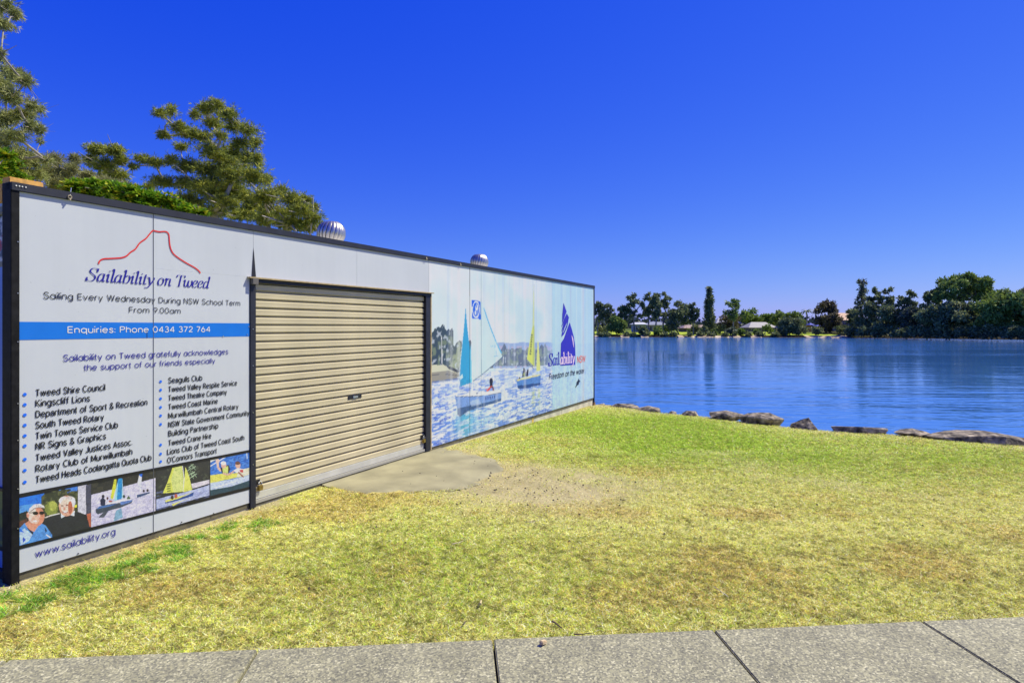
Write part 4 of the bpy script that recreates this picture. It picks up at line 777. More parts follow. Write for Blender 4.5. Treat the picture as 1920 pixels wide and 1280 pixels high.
def boulder(x, y, z, lx, ly, lz, seed, lab, rz=0, grp='boulders along the edge of the riverbank', shape=None, name='boulder'):
    r = random.Random(seed); bm = bmesh.new()
    pts = []
    for k in range(15):
        u = Vector((r.gauss(0, 1), r.gauss(0, 1), r.gauss(0, 1))).normalized()
        u = Vector((math.copysign(abs(u.x)**.9, u.x), math.copysign(abs(u.y)**.75, u.y), math.copysign(abs(u.z)**.6, u.z)*(1-.35*abs(u.x))))
        pts.append((u.x*lx/2, u.y*ly/2, u.z*lz/2))
    if shape == 'peak': pts = [p_ for p_ in pts if p_[2] < lz*.2] + [(lx*.08, 0, lz*.62), (-lx*.02, ly*.1, lz*.5)]
    for q_ in pts: bm.verts.new(q_)
    res = bmesh.ops.convex_hull(bm, input=bm.verts); 
    bmesh.ops.delete(bm, geom=[v for v in bm.verts if not v.link_faces], context='VERTS')
    bmesh.ops.bevel(bm, geom=bm.edges[:], offset=min(lx, lz)*.03, segments=1, affect='EDGES')
    bmesh.ops.triangulate(bm, faces=bm.faces[:]); bmesh.ops.subdivide_edges(bm, edges=[e_ for e_ in bm.edges if e_.calc_length() > .08], cuts=1, use_grid_fill=False)
    for v in bm.verts: v.co += v.co.normalized() * (.018*(r.random()-.5))
    me = bpy.data.meshes.new(name); bm.to_mesh(me); bm.free()
    o = link(name, me, rockm); o.location = (x, y, z); o.rotation_euler = (0, 0, rz); tag(o, lab, 'rock', grp); return o
BR = [(1127, 762, 22, 8, 'small pale rock beside the rusty foot of the container', 11, None),
      (1164, 768, 66, 15, 'long flat brown rock slab nearest the container end', 12, None),
      (1218, 770, 44, 12, 'rounded grey brown rock right of the long flat slab by the container', 13, None),
      (1261, 774, 17, 6, 'smallest dark rock alone on the bank left of centre', 14, None),
      (1296, 775, 34, 8, 'low dark rock just left of the long dark slab', 15, None),
      (1362, 779, 68, 12, 'long flat dark slab touching the pale grey sloping boulder', 16, None),
      (1428, 794, 76, 25, 'pale grey sloping boulder with dry grass against it', 17, None),
      (1511, 801, 52, 17, 'dark pointed rock with a peaked top', 18, 'peak'),
      (1610, 808, 88, 18, 'broad flat-topped brown rock between the peaked rock and the small wedge', 19, None),
      (1711, 817, 66, 15, 'wedge shaped dark rock left of the longest slab', 20, None),
      (1830, 830, 160, 25, 'longest low dark slab at the right end of the bank', 21, None)]
sx_ = [p_[0] for p_ in SH]; sy_ = [p_[1] for p_ in SH]
for px_, pb, w_, h_, lab, sd_, shp in BR:
    k = (px_-960)/FPX
    Y = 8.0
    while shore_d(np.array([k*Y]), np.array([Y]))[0] > .02: Y += .02
    lx = w_*Y/FPX; lz = h_*Y/FPX
    zg = gz1(k*Y, Y - .2)
    ztop = EYE - ((pb - h_) - HZ)*(Y)/FPX
    H = max(.24, lz*1.7); ztop -= .018; ang = -.72 if px_ < 1480 else -.45
    boulder(k*(Y-.06), Y-.06, ztop - H*.46, lx*(1.05 if w_ < 60 else 1.2)/ (1.0), .45+lx*.25, H, sd_, lab, ang*.5, shape=shp)
for i in range(16):          # riprap lower on the slope, mostly hidden from the lawn
    t = 6 + i*.62; a_ = int(t); f = t - a_
    if a_+1 >= len(SH): break
    x = SH[a_][0]*(1-f)+SH[a_+1][0]*f + .75; y = SH[a_][1]*(1-f)+SH[a_+1][1]*f + .75
    boulder(x, y, gz1(x, y)+.06, random.uniform(.5, .9), random.uniform(.4, .7), random.uniform(.3, .45), 60+i, 'wet dark riprap rock low on the bank below the lawn edge', random.uniform(0, 3), 'riprap rocks low on the bank slope', name='riprap_rock')

# ------------------------------------------------------------------ lawn: blades as one mesh
def blades(N, yr, xr, seed, hgt, wid):
    r = np.random.default_rng(seed)
    x = r.uniform(*xr, N); y = r.uniform(*yr, N)
    inside = (np.abs(x/y) < 1.5) & ((x > -2.2*y + 4) | (x > -4.4)) & (wall_d(x, y) > .02) & (path_d(x, y) > -.012) & (shore_d(x, y) > .02)
    x, y = x[inside], y[inside]
    # keep the apron clear
    P = apw; ins = np.zeros(len(x), bool)
    for i in range(len(P)):
        (x0, y0), (x1, y1) = P[i], P[i-1]; ins ^= ((y0 > y) != (y1 > y)) & (x < (x1-x0)*(y-y0)/(y1-y0+1e-12)+x0)
    x, y = x[~ins], y[~ins]
    g, d, b = masks(x, y)
    cl = fbm(x*9, y*9, 77)
    keep = r.random(len(x)) < np.clip(1.0 - d*1.0, .10, 1) * (.45 + .9*cl)
    x, y, g, d, b, cl = x[keep], y[keep], g[keep], d[keep], b[keep], cl[keep]; N = len(x)
    z = gz(x, y) + .004
    h = hgt * (.5 + r.random(N)) * (.75 + .6*g) * (.7 + .6*cl)
    tuft = (wall_d(x, y) < .75) & (wall_s(x, y) < 1.8) & (g > .25); h = h * np.where(tuft, 1.7, 1)
    w = wid * (.6 + .8*r.random(N)); a = r.uniform(0, 2*math.pi, N); le = r.uniform(.35, 1.6, N) ; la = r.uniform(0, 2*math.pi, N)
    dx, dy = np.cos(a)*w, np.sin(a)*w; ex, ey = np.cos(la)*h*le, np.sin(la)*h*le
    V = np.empty((N, 3, 3)); V[:, 0] = np.stack([x-dx, y-dy, z], 1); V[:, 1] = np.stack([x+dx, y+dy, z], 1); V[:, 2] = np.stack([x+ex, y+ey, z+h*.5], 1)
    u = r.random(N)
    col = np.where((u < .45)[:, None], STRAW, np.where((u < .86)[:, None], YG, BROWN*1.1))
    gsel = r.random(N) < np.clip(g*.95 + .03, 0, .85); col = np.where(gsel[:, None], GREEN + (YG-GREEN)*(.55*r.random((N, 1))), col)
    col = np.where((tuft & (r.random(N) < .55))[:, None], np.array([.13, .34, .035]), col)
    bsel = r.random(N) < b*.45 + .12; col = np.where(bsel[:, None], BROWN, col)
    col = col * (.38 + 1.1*vn(x*36, y*36, 5) + .3*(vn(x*14, y*14, 8)-.5))[:, None] * (.40 + 1.0*r.random((N, 1)))
    col = np.minimum(col*np.array([1.28, 1.36, 1.22]), .96)
    col = np.repeat(col[:, None, :], 3, 1)
    return V.reshape(-1, 3), col.reshape(-1, 3)
parts = [blades(640000, (3.0, 5.2), (-4.2, 7.2), 1, .026, .0034), blades(520000, (5.2, 8.6), (-3, 9.8), 2, .024, .0042), blades(340000, (8.6, 15.4), (-1.6, 9.0), 3, .024, .006)]
V = np.concatenate([q_[0] for q_ in parts]); cc = np.concatenate([q_[1] for q_ in parts])
lawn = raw('lawn_grass', V, np.arange(len(V)).reshape(-1, 3), mat('grass_blades', attr='col', rough=.7, spec=.2, trans=.4), col=cc)
tag(lawn, 'short dry yellow green lawn grass between the path and the river', 'grass', kind='stuff')
print('blades', len(V)//3)
# fallen bits
def stick(px_, py_, l, rz, th, lab, col, grp='fallen twigs and bark on the lawn'):
    x, y = gp(px_, py_); z = .006 if path_d(x, y) < 0 else gz1(x, y)+.02
    mb = MB(); p0 = Vector((0, 0, 0)); d = Vector((math.cos(rz), math.sin(rz), 0)); pr = p0
    r = random.Random(int(px_))
    for k in range(4):
        nx = pr + d*l/4 + Vector((r.uniform(-1, 1), r.uniform(-1, 1), .3*r.random()))*l*.05; mb.tube(pr, nx, th*(1-.15*k), th*(1-.15*(k+1)), n=6); pr = nx
    o = mb.build('twig', mat('twig_bark', col, .8, noise=(40, .4))); o.location = (x, y, z+th); tag(o, lab, 'twig', grp)
for a in [(1035, 1172, .10, -1.0, .006, 'short dark brown twig on dry grass near the path edge', (.10, .06, .04)),
          (868, 1178, .05, 1.2, .005, 'tiny dark twig in the grass above the middle of the path', (.07, .05, .04)),
          (985, 983, .13, .2, .004, 'thin curved pale twig on the lawn below the bare dirt', (.4, .3, .2)),
          (1365, 1125, .16, 1.9, .003, 'thin whitish stalk standing out on the right side lawn', (.6, .52, .38)),
          (900, 1140, .05, 1.5, .009, 'stubby pale bark piece in the grass above the path', (.55, .45, .22)),
          (848, 1025, .10, .6, .005, 'pale stick lying left of the green lawn patch', (.55, .45, .30)),
          (1163, 941, .07, -.8, .006, 'small black twig right of the bare dirt patch', (.03, .025, .02)),
          (1076, 1196, .10, .1, .004, 'dark sliver of bark lying along the path edge', (.06, .04, .03))]: stick(*a)
x, y = gp(1018, 1216)
o = MB().box(-.022, .022, -.012, .012, 0, .02).build('wood_chip', mat('pale_wood_chip', (.55, .42, .24), .8, noise=(50, .4)), bevel=.004); o.location = (x, y, .006); o.rotation_euler = (0, .2, .9); tag(o, 'pale wood chip lying on the concrete path', 'wood chip')
mb = MB(); r = random.Random(5)
for k in range(170):
    if k < 110: x, y = r.gauss(.2, .6), r.gauss(7.0, .7)
    else: x, y = r.uniform(-2, 5), r.uniform(3.8, 9)
    s_ = r.uniform(.006, .016); z = gz1(x, y) + .008
    a_ = r.random()*6; c_, q_ = math.cos(a_)*s_, math.sin(a_)*s_
    mb.add([(x+c_, y+q_, z), (x-q_, y+c_, z), (x-c_*.8, y-q_, z), (x+q_, y-c_*.7, z), (x, y, z+s_*1.1)], [(0, 1, 4), (1, 2, 4), (2, 3, 4), (3, 0, 4)])
tag(mb.build('leaf_litter', mat('dark_litter', (.06, .045, .03), .8)), 'dark specks of seed pods and gravel scattered on the dirt and lawn', 'litter', kind='stuff')

# ------------------------------------------------------------------ trees
leafm = mat('foliage', attr='col', rough=.6, spec=.25, trans=.22)
barks = {'grey': mat('grey_bark', (.30, .27, .22), .9, noise=(6, .35), bump=(18, .5, .01)), 'dark': mat('dark_bark', (.09, .075, .06), .9, noise=(4, .4)), 'pale': mat('pale_bark', (.42, .37, .30), .85, noise=(4, .3))}
def leaf_cloud(cl, N, L_, W_, pal, seed, droop=.0, tuft=0, spread=.35, flat=0):
    """cl: (k,6) clump centres and radii; returns V,F,col of rhombic leaves"""
    r = np.random.default_rng(seed); cl = np.asarray(cl, float)
    if tuft:
        k_ = 9; wide = cl.copy(); wide[:, 3:6] *= 1.1; sub = np.repeat(cl, k_, 0); u_ = r.normal(size=(len(sub), 3)); u_ /= np.linalg.norm(u_, axis=1)[:, None]
        sub[:, :3] += u_*sub[:, 3:6]*.75; sub[:, 3:6] *= r.uniform(.20, .45, (len(sub), 1)); cl = np.concatenate([sub, wide, wide])
    vol = cl[:, 3]*cl[:, 4]*cl[:, 5]; pr = vol**.62; pr /= pr.sum()
    def pick(n_):
        k = r.choice(len(cl), n_, p=pr); u = r.normal(size=(n_, 3)); u /= np.linalg.norm(u, axis=1)[:, None]
        rad = np.minimum(np.abs(r.normal(0, .62, n_)), 1.25) if tuft else r.random(n_)**.42
        wob = 1 if tuft else 1 + .35*(r.random(n_)-.5)
        return cl[k, :3] + u*cl[k, 3:6]*(rad*wob)[:, None], u, k
    if tuft:
        T = N // tuft; c, u, k = pick(T); c = np.repeat(c, tuft, 0); u = np.repeat(u, tuft, 0); tid = np.repeat(np.arange(T), tuft); tv = r.random(T)
    else: c, u, k = pick(N); tid = np.arange(N); tv = r.random(N)
    n_ = len(c)
    d = u*(1 if tuft else .5) + r.normal(size=(n_, 3))*spread*(1.0 if tuft else 2); d[:, 2] -= droop
    if flat: d[:, 2] *= flat
    d /= np.linalg.norm(d, axis=1)[:, None]
    s = np.cross(d, r.normal(size=(n_, 3)) if not flat else np.array([0, 0, 1.]) + .3*r.normal(size=(n_, 3))); s /= np.linalg.norm(s, axis=1)[:, None]
    l = L_*(.55+.9*r.random(n_))[:, None]; w = W_*(.6+.8*r.random(n_))[:, None]
    V = np.empty((n_, 4, 3)); V[:, 0] = c; V[:, 1] = c + d*l*.5 + s*w; V[:, 2] = c + d*l; V[:, 3] = c + d*l*.5 - s*w
    pal = np.asarray(pal); ci = (tv[tid]*len(pal)).astype(int) % len(pal); col = pal[ci]*(.75+.5*r.random((n_, 1)))
    return V.reshape(-1, 3), np.arange(n_*4).reshape(-1, 4), np.repeat(col[:, None], 4, 1).reshape(-1, 3)
def branches(base, cl, r0, seed, trunk_top=None, nseg=3, sides=6):
    r = random.Random(seed); base = Vector(base)
    nodes = [base]; par = [-1]
    if trunk_top:
        for i in range(1, 4): nodes.append(base.lerp(Vector(trunk_top), i/3) + Vector((r.uniform(-1, 1), r.uniform(-1, 1), 0))*r0*.8); par.append(len(nodes)-2)
    order = sorted(range(len(cl)), key=lambda i: (Vector(cl[i][:3]) - (nodes[-1])).length)
    for i in order:
        p_ = Vector(cl[i][:3]) - Vector((0, 0, cl[i][5]*.4)); best = min(range(1 if trunk_top else 0, len(nodes)), key=lambda j: (nodes[j]-p_).length + .35*max(0, nodes[j].z-p_.z) )
        nodes.append(p_); par.append(best)
    cnt = [1]*len(nodes)
    for i in range(len(nodes)-1, 0, -1): cnt[par[i]] += cnt[i]
    tot = cnt[0]; mb = MB()
    rad = [max(r0*math.sqrt(c/tot), r0*.07) for c in cnt]
    for i in range(1, len(nodes)):
        a_, b_ = nodes[par[i]], nodes[i]; l = (b_-a_).length; pr = a_; ra = min(rad[par[i]], rad[i]*1.6)
        for k in range(1, nseg+1):
            t = k/nseg; q_ = a_.lerp(b_, t) + (Vector((r.uniform(-1, 1), r.uniform(-1, 1), r.uniform(-.3, 1)))*l*.07 if k < nseg else Vector())
            mb.tube(pr, q_, ra + (rad[i]-ra)*(k-1)/nseg, ra + (rad[i]-ra)*t, n=sides, cap=False); pr = q_
        if i > 3:       # twigs
            for k in range(7):
                e_ = b_ + Vector((r.gauss(0, 1), r.gauss(0, 1), r.gauss(.2, .8)))*cl[0][3]*.75; mb.tube(b_, e_, rad[i]*.6, rad[i]*.2, n=4, cap=False)
    return mb
def tree(name, lab, cat, base, cl, N, L_, W_, pal, seed, r0=.2, bark='grey', grp=None, trunk_top=None, sides=6, **kw):
    root = empty(name, base); tag(root, lab, cat, grp); b = np.array(base)
    cl = [tuple(c) for c in cl]
    V, F, col = leaf_cloud(cl, N, L_, W_, pal, seed, **kw); raw('crown', V - b, F, leafm, root, col=col)
    mb = branches(base, cl, r0, seed, trunk_top, sides=sides); raw('trunk', np.array(mb.V) - b, mb.F, barks[bark], root, smooth=True)
    return root
def at(px, py, Y): return ((px-960)/FPX*Y, Y, EYE + (HZ-py)*Y/FPX)
def clumps(lst, Y, depth, seed, k=1.0):
    r = random.Random(seed); out = []
    for (x, y, rx, ry) in lst:
        yy = Y + r.uniform(-depth, depth); p_ = at(x, y, yy); out.append((*p_, rx*yy/FPX*k, (rx+ry)/2*yy/FPX*k, ry*yy/FPX*k))
    return out
OL = [(.34, .37, .05), (.24, .29, .06), (.46, .46, .06), (.17, .21, .05)]
GR = [(.34, .37, .11), (.25, .29, .09), (.46, .46, .18), (.20, .23, .07)]
main = [(300,212,13,8),(322,207,11,9),(335,238,16,9),(308,252,12,7),(352,250,22,11),(385,203,18,10),(405,196,16,8),(425,213,19,12),(398,230,20,12),(366,214,9,7),(440,236,20,11),(466,245,18,12),(478,266,12,11),(448,270,20,10),
 (380,256,20,10),(398,285,28,15),(432,290,26,15),(462,300,26,15),(483,300,10,12),(268,298,16,8),(292,304,17,9),(322,300,11,8),(350,310,24,12),(392,320,30,14),(440,328,34,16),(480,330,24,15),(500,338,10,8),(250,312,8,4),
 (306,340,24,9),(350,345,26,11),(400,360,36,14),(455,365,36,16),(400,396,34,10),(455,400,34,12),(360,384,24,9),(280,350,10,6),(340,275,12,6),(415,255,10,8),(375,350,24,12),(420,380,30,12),(480,385,26,12),(350,372,22,9),(430,350,24,12),(425,305,22,12),(395,340,22,10)]
tree('casuarina_tree', 'tallest olive green feathery tree rising behind the container left of the first roof ventilator', 'tree', (-12.9, 25.5, -.1), clumps(main, 25.5, 1.6, 3, 1.02), 120000, .15, .010, OL, 5, r0=.15, bark='pale', grp='trees behind the container', trunk_top=at(415, 470, 25.5), droop=.05, tuft=7, spread=.75)
ltr = [(182,280,16,8),(215,283,17,9),(170,300,11,9),(196,308,20,9),(226,300,9,7),(222,330,18,8),(196,330,12,7),(205,345,22,7)]
tree('casuarina_tree', 'smaller dark olive tree behind the container between the left edge trees and the tallest tree', 'tree', (-17.6, 27, -.1), clumps(ltr, 27, 1.0, 4, 1.05), 26000, .15, .010, OL, 6, r0=.14, bark='grey', grp='trees behind the container', trunk_top=at(205, 420, 27), droop=.05, tuft=7, spread=.75)
rtr = [(500,366,24,13),(528,358,12,8),(546,372,20,10),(570,376,15,10),(562,395,24,11),(585,408,16,9),(520,400,30,12),(545,418,28,9),(602,424,8,7),(498,412,20,10),(590,390,7,6),(575,425,22,7)]
tree('casuarina_tree', 'lower olive tree just left of the nearer roof ventilator', 'tree', (-9.0, 24, -.1), clumps(rtr, 24, 1.2, 8, 1.03), 38000, .15, .010, OL, 7, r0=.16, bark='pale', grp='trees behind the container', trunk_top=at(520, 470, 24), droop=.05, tuft=7, spread=.75)
edge = [(12,12,18,12),(30,28,10,8),(4,44,20,8),(-30,20,30,20),(2,98,5,7),(6,112,4,6),(35,142,18,9),(48,152,14,8),(18,135,14,10),(5,160,18,14),(22,182,24,11),(62,196,12,8),(74,206,9,7),(40,215,24,11),(8,222,20,14),(74,243,8,7),(58,236,14,8),(24,252,24,12),(2,262,20,14),(76,265,5,6),(30,290,32,14),(60,300,24,11),(88,300,8,6),(50,325,40,11),(-30,150,40,30),(-60,60,40,30),(-40,240,40,40),(-80,180,50,50),(-50,320,40,30),(-90,290,40,40)]
tree('casuarina_tree', 'tall grey green feathery tree cut off by the left edge of the picture', 'tree', (-15.3, 17, -.1), clumps(edge, 17, 1.3, 9, 1.0), 110000, .12, .007, GR, 8, r0=.055, bark='grey', grp='trees behind the container', trunk_top=at(-60, 430, 17), droop=.25, tuft=7, spread=.75)
sap = [(100,300,12,10),(90,325,16,12),(140,300,10,7),(195,345,20,9),(215,350,20,8),(235,352,18,7),(118,325,14,8),(135,318,10,7),(160,330,16,7),(105,345,18,8),(140,345,20,8),(170,348,16,7),(128,360,26,7),(180,362,22,7)]
tree('casuarina_tree', 'pale grey green spindly tree low behind the roof corner left of the bright green shrub', 'tree', (-12.0, 19, -.1), clumps(sap, 19, .8, 10, 1.05), 38000, .14, .007, [(.34, .34, .14), (.24, .26, .10), (.40, .39, .17)], 11, r0=.08, bark='pale', grp='trees behind the container', trunk_top=at(150, 420, 19), droop=-.1, tuft=7, spread=.7)
BG = [(.16, .32, .02), (.22, .42, .025), (.10, .22, .015), (.34, .48, .03), (.45, .45, .03)]
bush = [(140,352,20,9),(165,350,22,10),(192,354,24,11),(222,358,24,11),(250,364,24,11),(278,370,24,11),(305,378,24,10),(332,386,22,9),(355,394,20,7),(374,400,14,5),(150,366,26,10),(200,372,30,10),(260,384,34,12),(320,396,34,9)]
tree('poinciana_shrub', 'bright green feathery leaved shrub topping the container roof near its left corner', 'shrub', (-8.1, 12.3, -.1), clumps(bush, 12.3, .5, 12, 1.0), 52000, .085, .017, BG, 13, r0=.08, bark='grey', grp='bright green shrubs behind the container', trunk_top=at(250, 480, 12.3), flat=.45, tuft=10, spread=.5)
bu2 = [(8,292,18,10),(20,308,16,8),(0,318,26,12),(20,330,24,9),(-25,300,20,14),(-30,325,30,16)]
tree('poinciana_shrub', 'bright green foliage low at the left edge of the picture', 'shrub', (-11.3, 13.5, -.1), clumps(bu2, 13.5, .5, 14, 1.0), 14000, .085, .017, BG, 15, r0=.07, bark='grey', grp='bright green shrubs behind the container', trunk_top=at(-20, 440, 13.5), flat=.45, tuft=10, spread=.5)

# ------------------------------------------------------------------ trees and shrubs over the river
DK = [(.19, .24, .09), (.12, .155, .07), (.30, .33, .12)]; MG = [(.22, .31, .06), (.14, .21, .05), (.32, .40, .08)]; LG = [(.22, .32, .05), (.15, .23, .045), (.28, .38, .06)]; BRN = [(.14, .12, .06), (.10, .09, .05), (.18, .16, .08)]; GG = [(.12, .15, .10), (.09, .12, .07), (.16, .2, .12)]
def far_tree(kind, px, top, w, pal, lab, dY=8, base_py=626, den=1.0, grp='trees on the far bank'):
    r = random.Random(int(px*7+top)); X0 = (px-960)/FPX*185; Y = float(fshore(X0)) + dY; X0 = (px-960)/FPX*Y
    sc = Y/FPX; H = (base_py-top)*sc; zb_ = EYE + (HZ-base_py)*sc; W = w*sc; cl = []
    def C_(fx, fz, rr, rz_=None): cl.append((X0+fx*W, Y+r.uniform(-.3, .3)*W, zb_+fz*H, rr*W, rr*W, (rz_ or rr*.75)*W))
    tt = None; L_, W_ = .75, .19; N = int(1700*den)
    if kind == 'gum':
        for k in range(20):
            fz = r.uniform(.42, .94); half = .42*math.sin(math.pi*min(1, (fz-.3)/.75))+.08; C_(r.uniform(-half, half), fz, r.uniform(.07, .14))
        C_(0, .96, .10); tt = (X0, Y, zb_+H*.45); N = int(1500*den)
    elif kind == 'bushy':
        for k in range(16):
            fz = r.uniform(.2, .88); half = .45*math.sqrt(max(0, 1-((fz-.5)/.5)**2)); C_(r.uniform(-half, half), fz, r.uniform(.16, .24))
        C_(.0, .9, .16); N = int(3000*den)
    elif kind == 'round':
        for k in range(18):
            a_ = r.uniform(0, math.pi); rr = math.sqrt(r.random()); C_(.40*rr*math.cos(a_), .45+.43*rr*math.sin(a_), r.uniform(.13, .2))
        N = int(2600*den)
    elif kind == 'umbrella':
        for k in range(34):
            a_ = math.pi*k/33; q_ = r.uniform(.80, 1); C_(.44*q_*math.cos(a_)+r.uniform(-.02, .02), .58+.36*q_*math.sin(a_), r.uniform(.055, .085))
        for k in range(24): C_(r.uniform(-.36, .36), r.uniform(.56, .8), r.uniform(.045, .075))
        N = 9000; tt = (X0, Y, zb_+H*.42)
    elif kind == 'pine':
        for k in range(22):
            fz = .08+.9*k/21; half = .42*(1-fz)**.45 if fz > .3 else .34+.2*fz
            for s_ in (-1, 1): C_(s_*half*r.uniform(.5, .75), fz, .20*(1.15-fz*.5), .12)
            C_(0, fz, .20*(1.2-fz), .16)
        tt = (X0, Y, zb_+H*.97); N = 4200; W_ = .16; L_ = .7
    elif kind == 'norfolk':
        for k in range(20):
            fz = .2+.79*k/19; half = .46*(1-fz)**.8+.04
            for s_ in (-1, -.4, .4, 1): C_(s_*half*r.uniform(.8, 1), fz-.02, .10*(1.1-fz*.6), .05)
        tt = (X0, Y, zb_+H*.98); N = 2600; L_ = .6; W_ = .13
    elif kind == 'shrub':
        for k in range(7): C_(r.uniform(-.32, .32), r.uniform(.25, .75), r.uniform(.18, .26))
        N = int(420*den); L_, W_ = .7, .2
    names = {'gum': 'gum_tree', 'bushy': 'broadleaf_tree', 'round': 'broadleaf_tree', 'umbrella': 'rain_tree', 'pine': 'pine_tree', 'norfolk': 'norfolk_pine', 'shrub': 'shrub'}
    tree(names[kind], lab, 'shrub' if kind == 'shrub' else 'tree', (X0, Y, zb_), cl, N, L_, W_, pal, r.randint(0, 9999), r0=max(.12, H*.022) if kind != 'shrub' else .08, bark='dark' if kind != 'gum' else 'grey', grp=grp, trunk_top=tt, sides=4, spread=.6, droop=.1)
FT = [('gum', 1121, 566, 20, DK, 'slim dark tree over the water touching the container edge'), ('gum', 1140, 570, 24, DK, 'second small dark gum from the container edge on the far bank'),
 ('bushy', 1156, 594, 28, MG, 'low rounded green tree between the first small gums and the tall gum row', 5), ('gum', 1168, 572, 20, DK, 'narrow gum standing left of the four tall gums'),
 ('gum', 1189, 550, 30, DK, 'leftmost of the four tall gums over the water'), ('gum', 1216, 548, 26, DK, 'second from left of the four tall gums over the water', 9), ('gum', 1229, 549, 20, DK, 'third from left of the four tall gums, the thinnest', 6), ('gum', 1244, 547, 28, DK, 'rightmost of the four tall gums over the water', 9),
 ('bushy', 1273, 562, 44, DK, 'wide dark leafy tree between the four tall gums and the columnar pine'), ('gum', 1300, 568, 18, DK, 'thin sparse gum just left of the columnar pine'),
 ('gum', 1376, 562, 34, MG, 'open crowned olive tree right of the columnar pine', 7), ('bushy', 1372, 590, 40, BRN, 'brownish low tree below the open crowned olive tree', 14),
 ('round', 1408, 577, 44, LG, 'bright green domed tree behind the left end of the pale hipped roof', 42), ('round', 1440, 582, 34, LG, 'second green domed tree behind the pale roofed house', 44), ('round', 1464, 580, 32, MG, 'dark green domed tree right of the pale roofed house', 36),
 ('bushy', 1487, 584, 32, MG, 'mid green leafy tree left of the palm', 30), ('bushy', 1480, 596, 38, DK, 'dark leaning riverside tree between the pale roofed house and the palm', 4),
 ('bushy', 1549, 562, 40, BRN, 'brownish rounded tree right of the palm', 18), ('bushy', 1562, 588, 30, BRN, 'low brown foliage under the rounded brownish tree', 14), ('gum', 1598, 580, 22, DK, 'short dark gum left of the pointed pine', 12),
 ('gum', 1641, 539, 26, DK, 'dark gum immediately right of the pointed pine', 10), ('gum', 1664, 540, 32, DK, 'tall dark gum midway between the pointed pine and the giant domed tree', 11), ('gum', 1700, 545, 34, DK, 'sparse dark gum left of the giant domed tree', 10),
 ('bushy', 1625, 566, 44, DK, 'dense dark tree under the pointed pine', 6), ('bushy', 1668, 572, 50, DK, 'dense dark tree left of the white building glimpse', 5), ('bushy', 1712, 572, 44, GG, 'grey green tree with light leaves left of the dark thicket', 9),
 ('gum', 1745, 545, 38, DK, 'thin crowned tree leaning against the left side of the giant domed tree', 10), ('bushy', 1742, 572, 50, DK, 'leftmost dense tree of the dark thicket below the giant dome', 4), ('bushy', 1778, 566, 56, DK, 'second dense tree of the dark thicket below the giant dome', 4), ('bushy', 1822, 566, 60, DK, 'third dense tree of the dark thicket below the giant dome', 4),
 ('bushy', 1862, 560, 56, MG, 'green lit tree on the right flank of the giant domed tree', 4), ('bushy', 1872, 541, 60, MG, 'tall leafy tree right of the giant domed tree', 9), ('bushy', 1905, 547, 54, MG, 'leafy tree at the right edge of the picture', 6), ('bushy', 1930, 538, 46, DK, 'dark tree cut by the right edge of the picture', 9), ('bushy', 1965, 550, 60, MG, 'dense tree beyond the right edge', 5)]
for t in FT: far_tree(t[0], t[1], t[2], t[3], t[4], t[5], t[6] if len(t) > 6 else 8, 627 if t[1] < 1700 else 631, 1.0 if t[0] == 'gum' else (1.5 if t[1] > 1600 else 1.2))
far_tree('umbrella', 1808, 511, 108, MG, 'giant domed tree with a spreading umbrella crown near the right edge', 12, 630)
far_tree('pine', 1330, 538, 21, DK, 'columnar dark pine standing alone left of centre on the far bank', 10)
far_tree('norfolk', 1617, 522, 40, DK, 'pointed norfolk pine rising above the dark trees right of the brownish tree', 12)
SHR = [(1370, 612, 18, GG, 'grey green bush on the water edge below the open crowned olive tree'), (1390, 615, 18, LG, 'bright green bush beside the grey green one at the water'), (1442, 606, 22, MG, 'round bush in front of the pale roofed house'), (1342, 617, 9, MG, 'tiny round bush at the foot of the columnar pine'), (1420, 618, 12, MG, 'low bush left of the small pale beach'),
       (1230, 612, 22, MG, 'low bush between the trunks of the tall gums'), (1250, 606, 26, LG, 'yellow green shrub at the foot of the rightmost tall gum'), (1131, 606, 26, DK, 'dark shrub next to the container edge over the water'), (1205, 612, 18, DK, 'dark shrub under the first tall gum'), (1300, 606, 26, DK, 'dark shrub under the thin sparse gum'), (1318, 610, 16, DK, 'dark shrub left of the pine trunk'), (1350, 606, 24, DK, 'dark shrub right of the pine trunk'), (1500, 610, 30, DK, 'dark shrub left of the palm foot'), (1535, 612, 22, DK, 'dark shrub in front of the blue canopy'),
       (1576, 606, 30, DK, 'dark hedge shrub right of the sandy beach lawn'), (1600, 608, 26, DK, 'dark shrub behind the lawn left of the dense trees'), (1468, 614, 20, DK, 'dark shrub hanging over the bank right of the house')]
for px_, tp, w_, pal, lab in SHR: far_tree('shrub', px_, tp, w_, pal, lab, 3 if tp > 609 else 12, 628, 1.2, 'shrubs on the far bank')
r = random.Random(3)
for k in range(26):         # mangrove fringe and bank scrub
    px_ = 1620 + k*12.5 if k < 25 else 1590
    far_tree('shrub', px_, 606 + r.uniform(-4, 8), r.uniform(20, 30), DK, 'dark mangrove bush in the unbroken fringe along the right hand waterline', 1.5, 633.5 + max(0, (px_-1700)*.017), 1.3, 'mangrove bushes along the far waterline')
for k in range(15):
    px_ = 1120 + k*24 + r.uniform(-8, 8)
    far_tree('shrub', px_, 622.5 + r.uniform(-1, 1), r.uniform(8, 16), DK, 'low dark scrub clump on the far bank edge below the lawn', .9, 631, .5, 'low scrub clumps on the far bank edge')
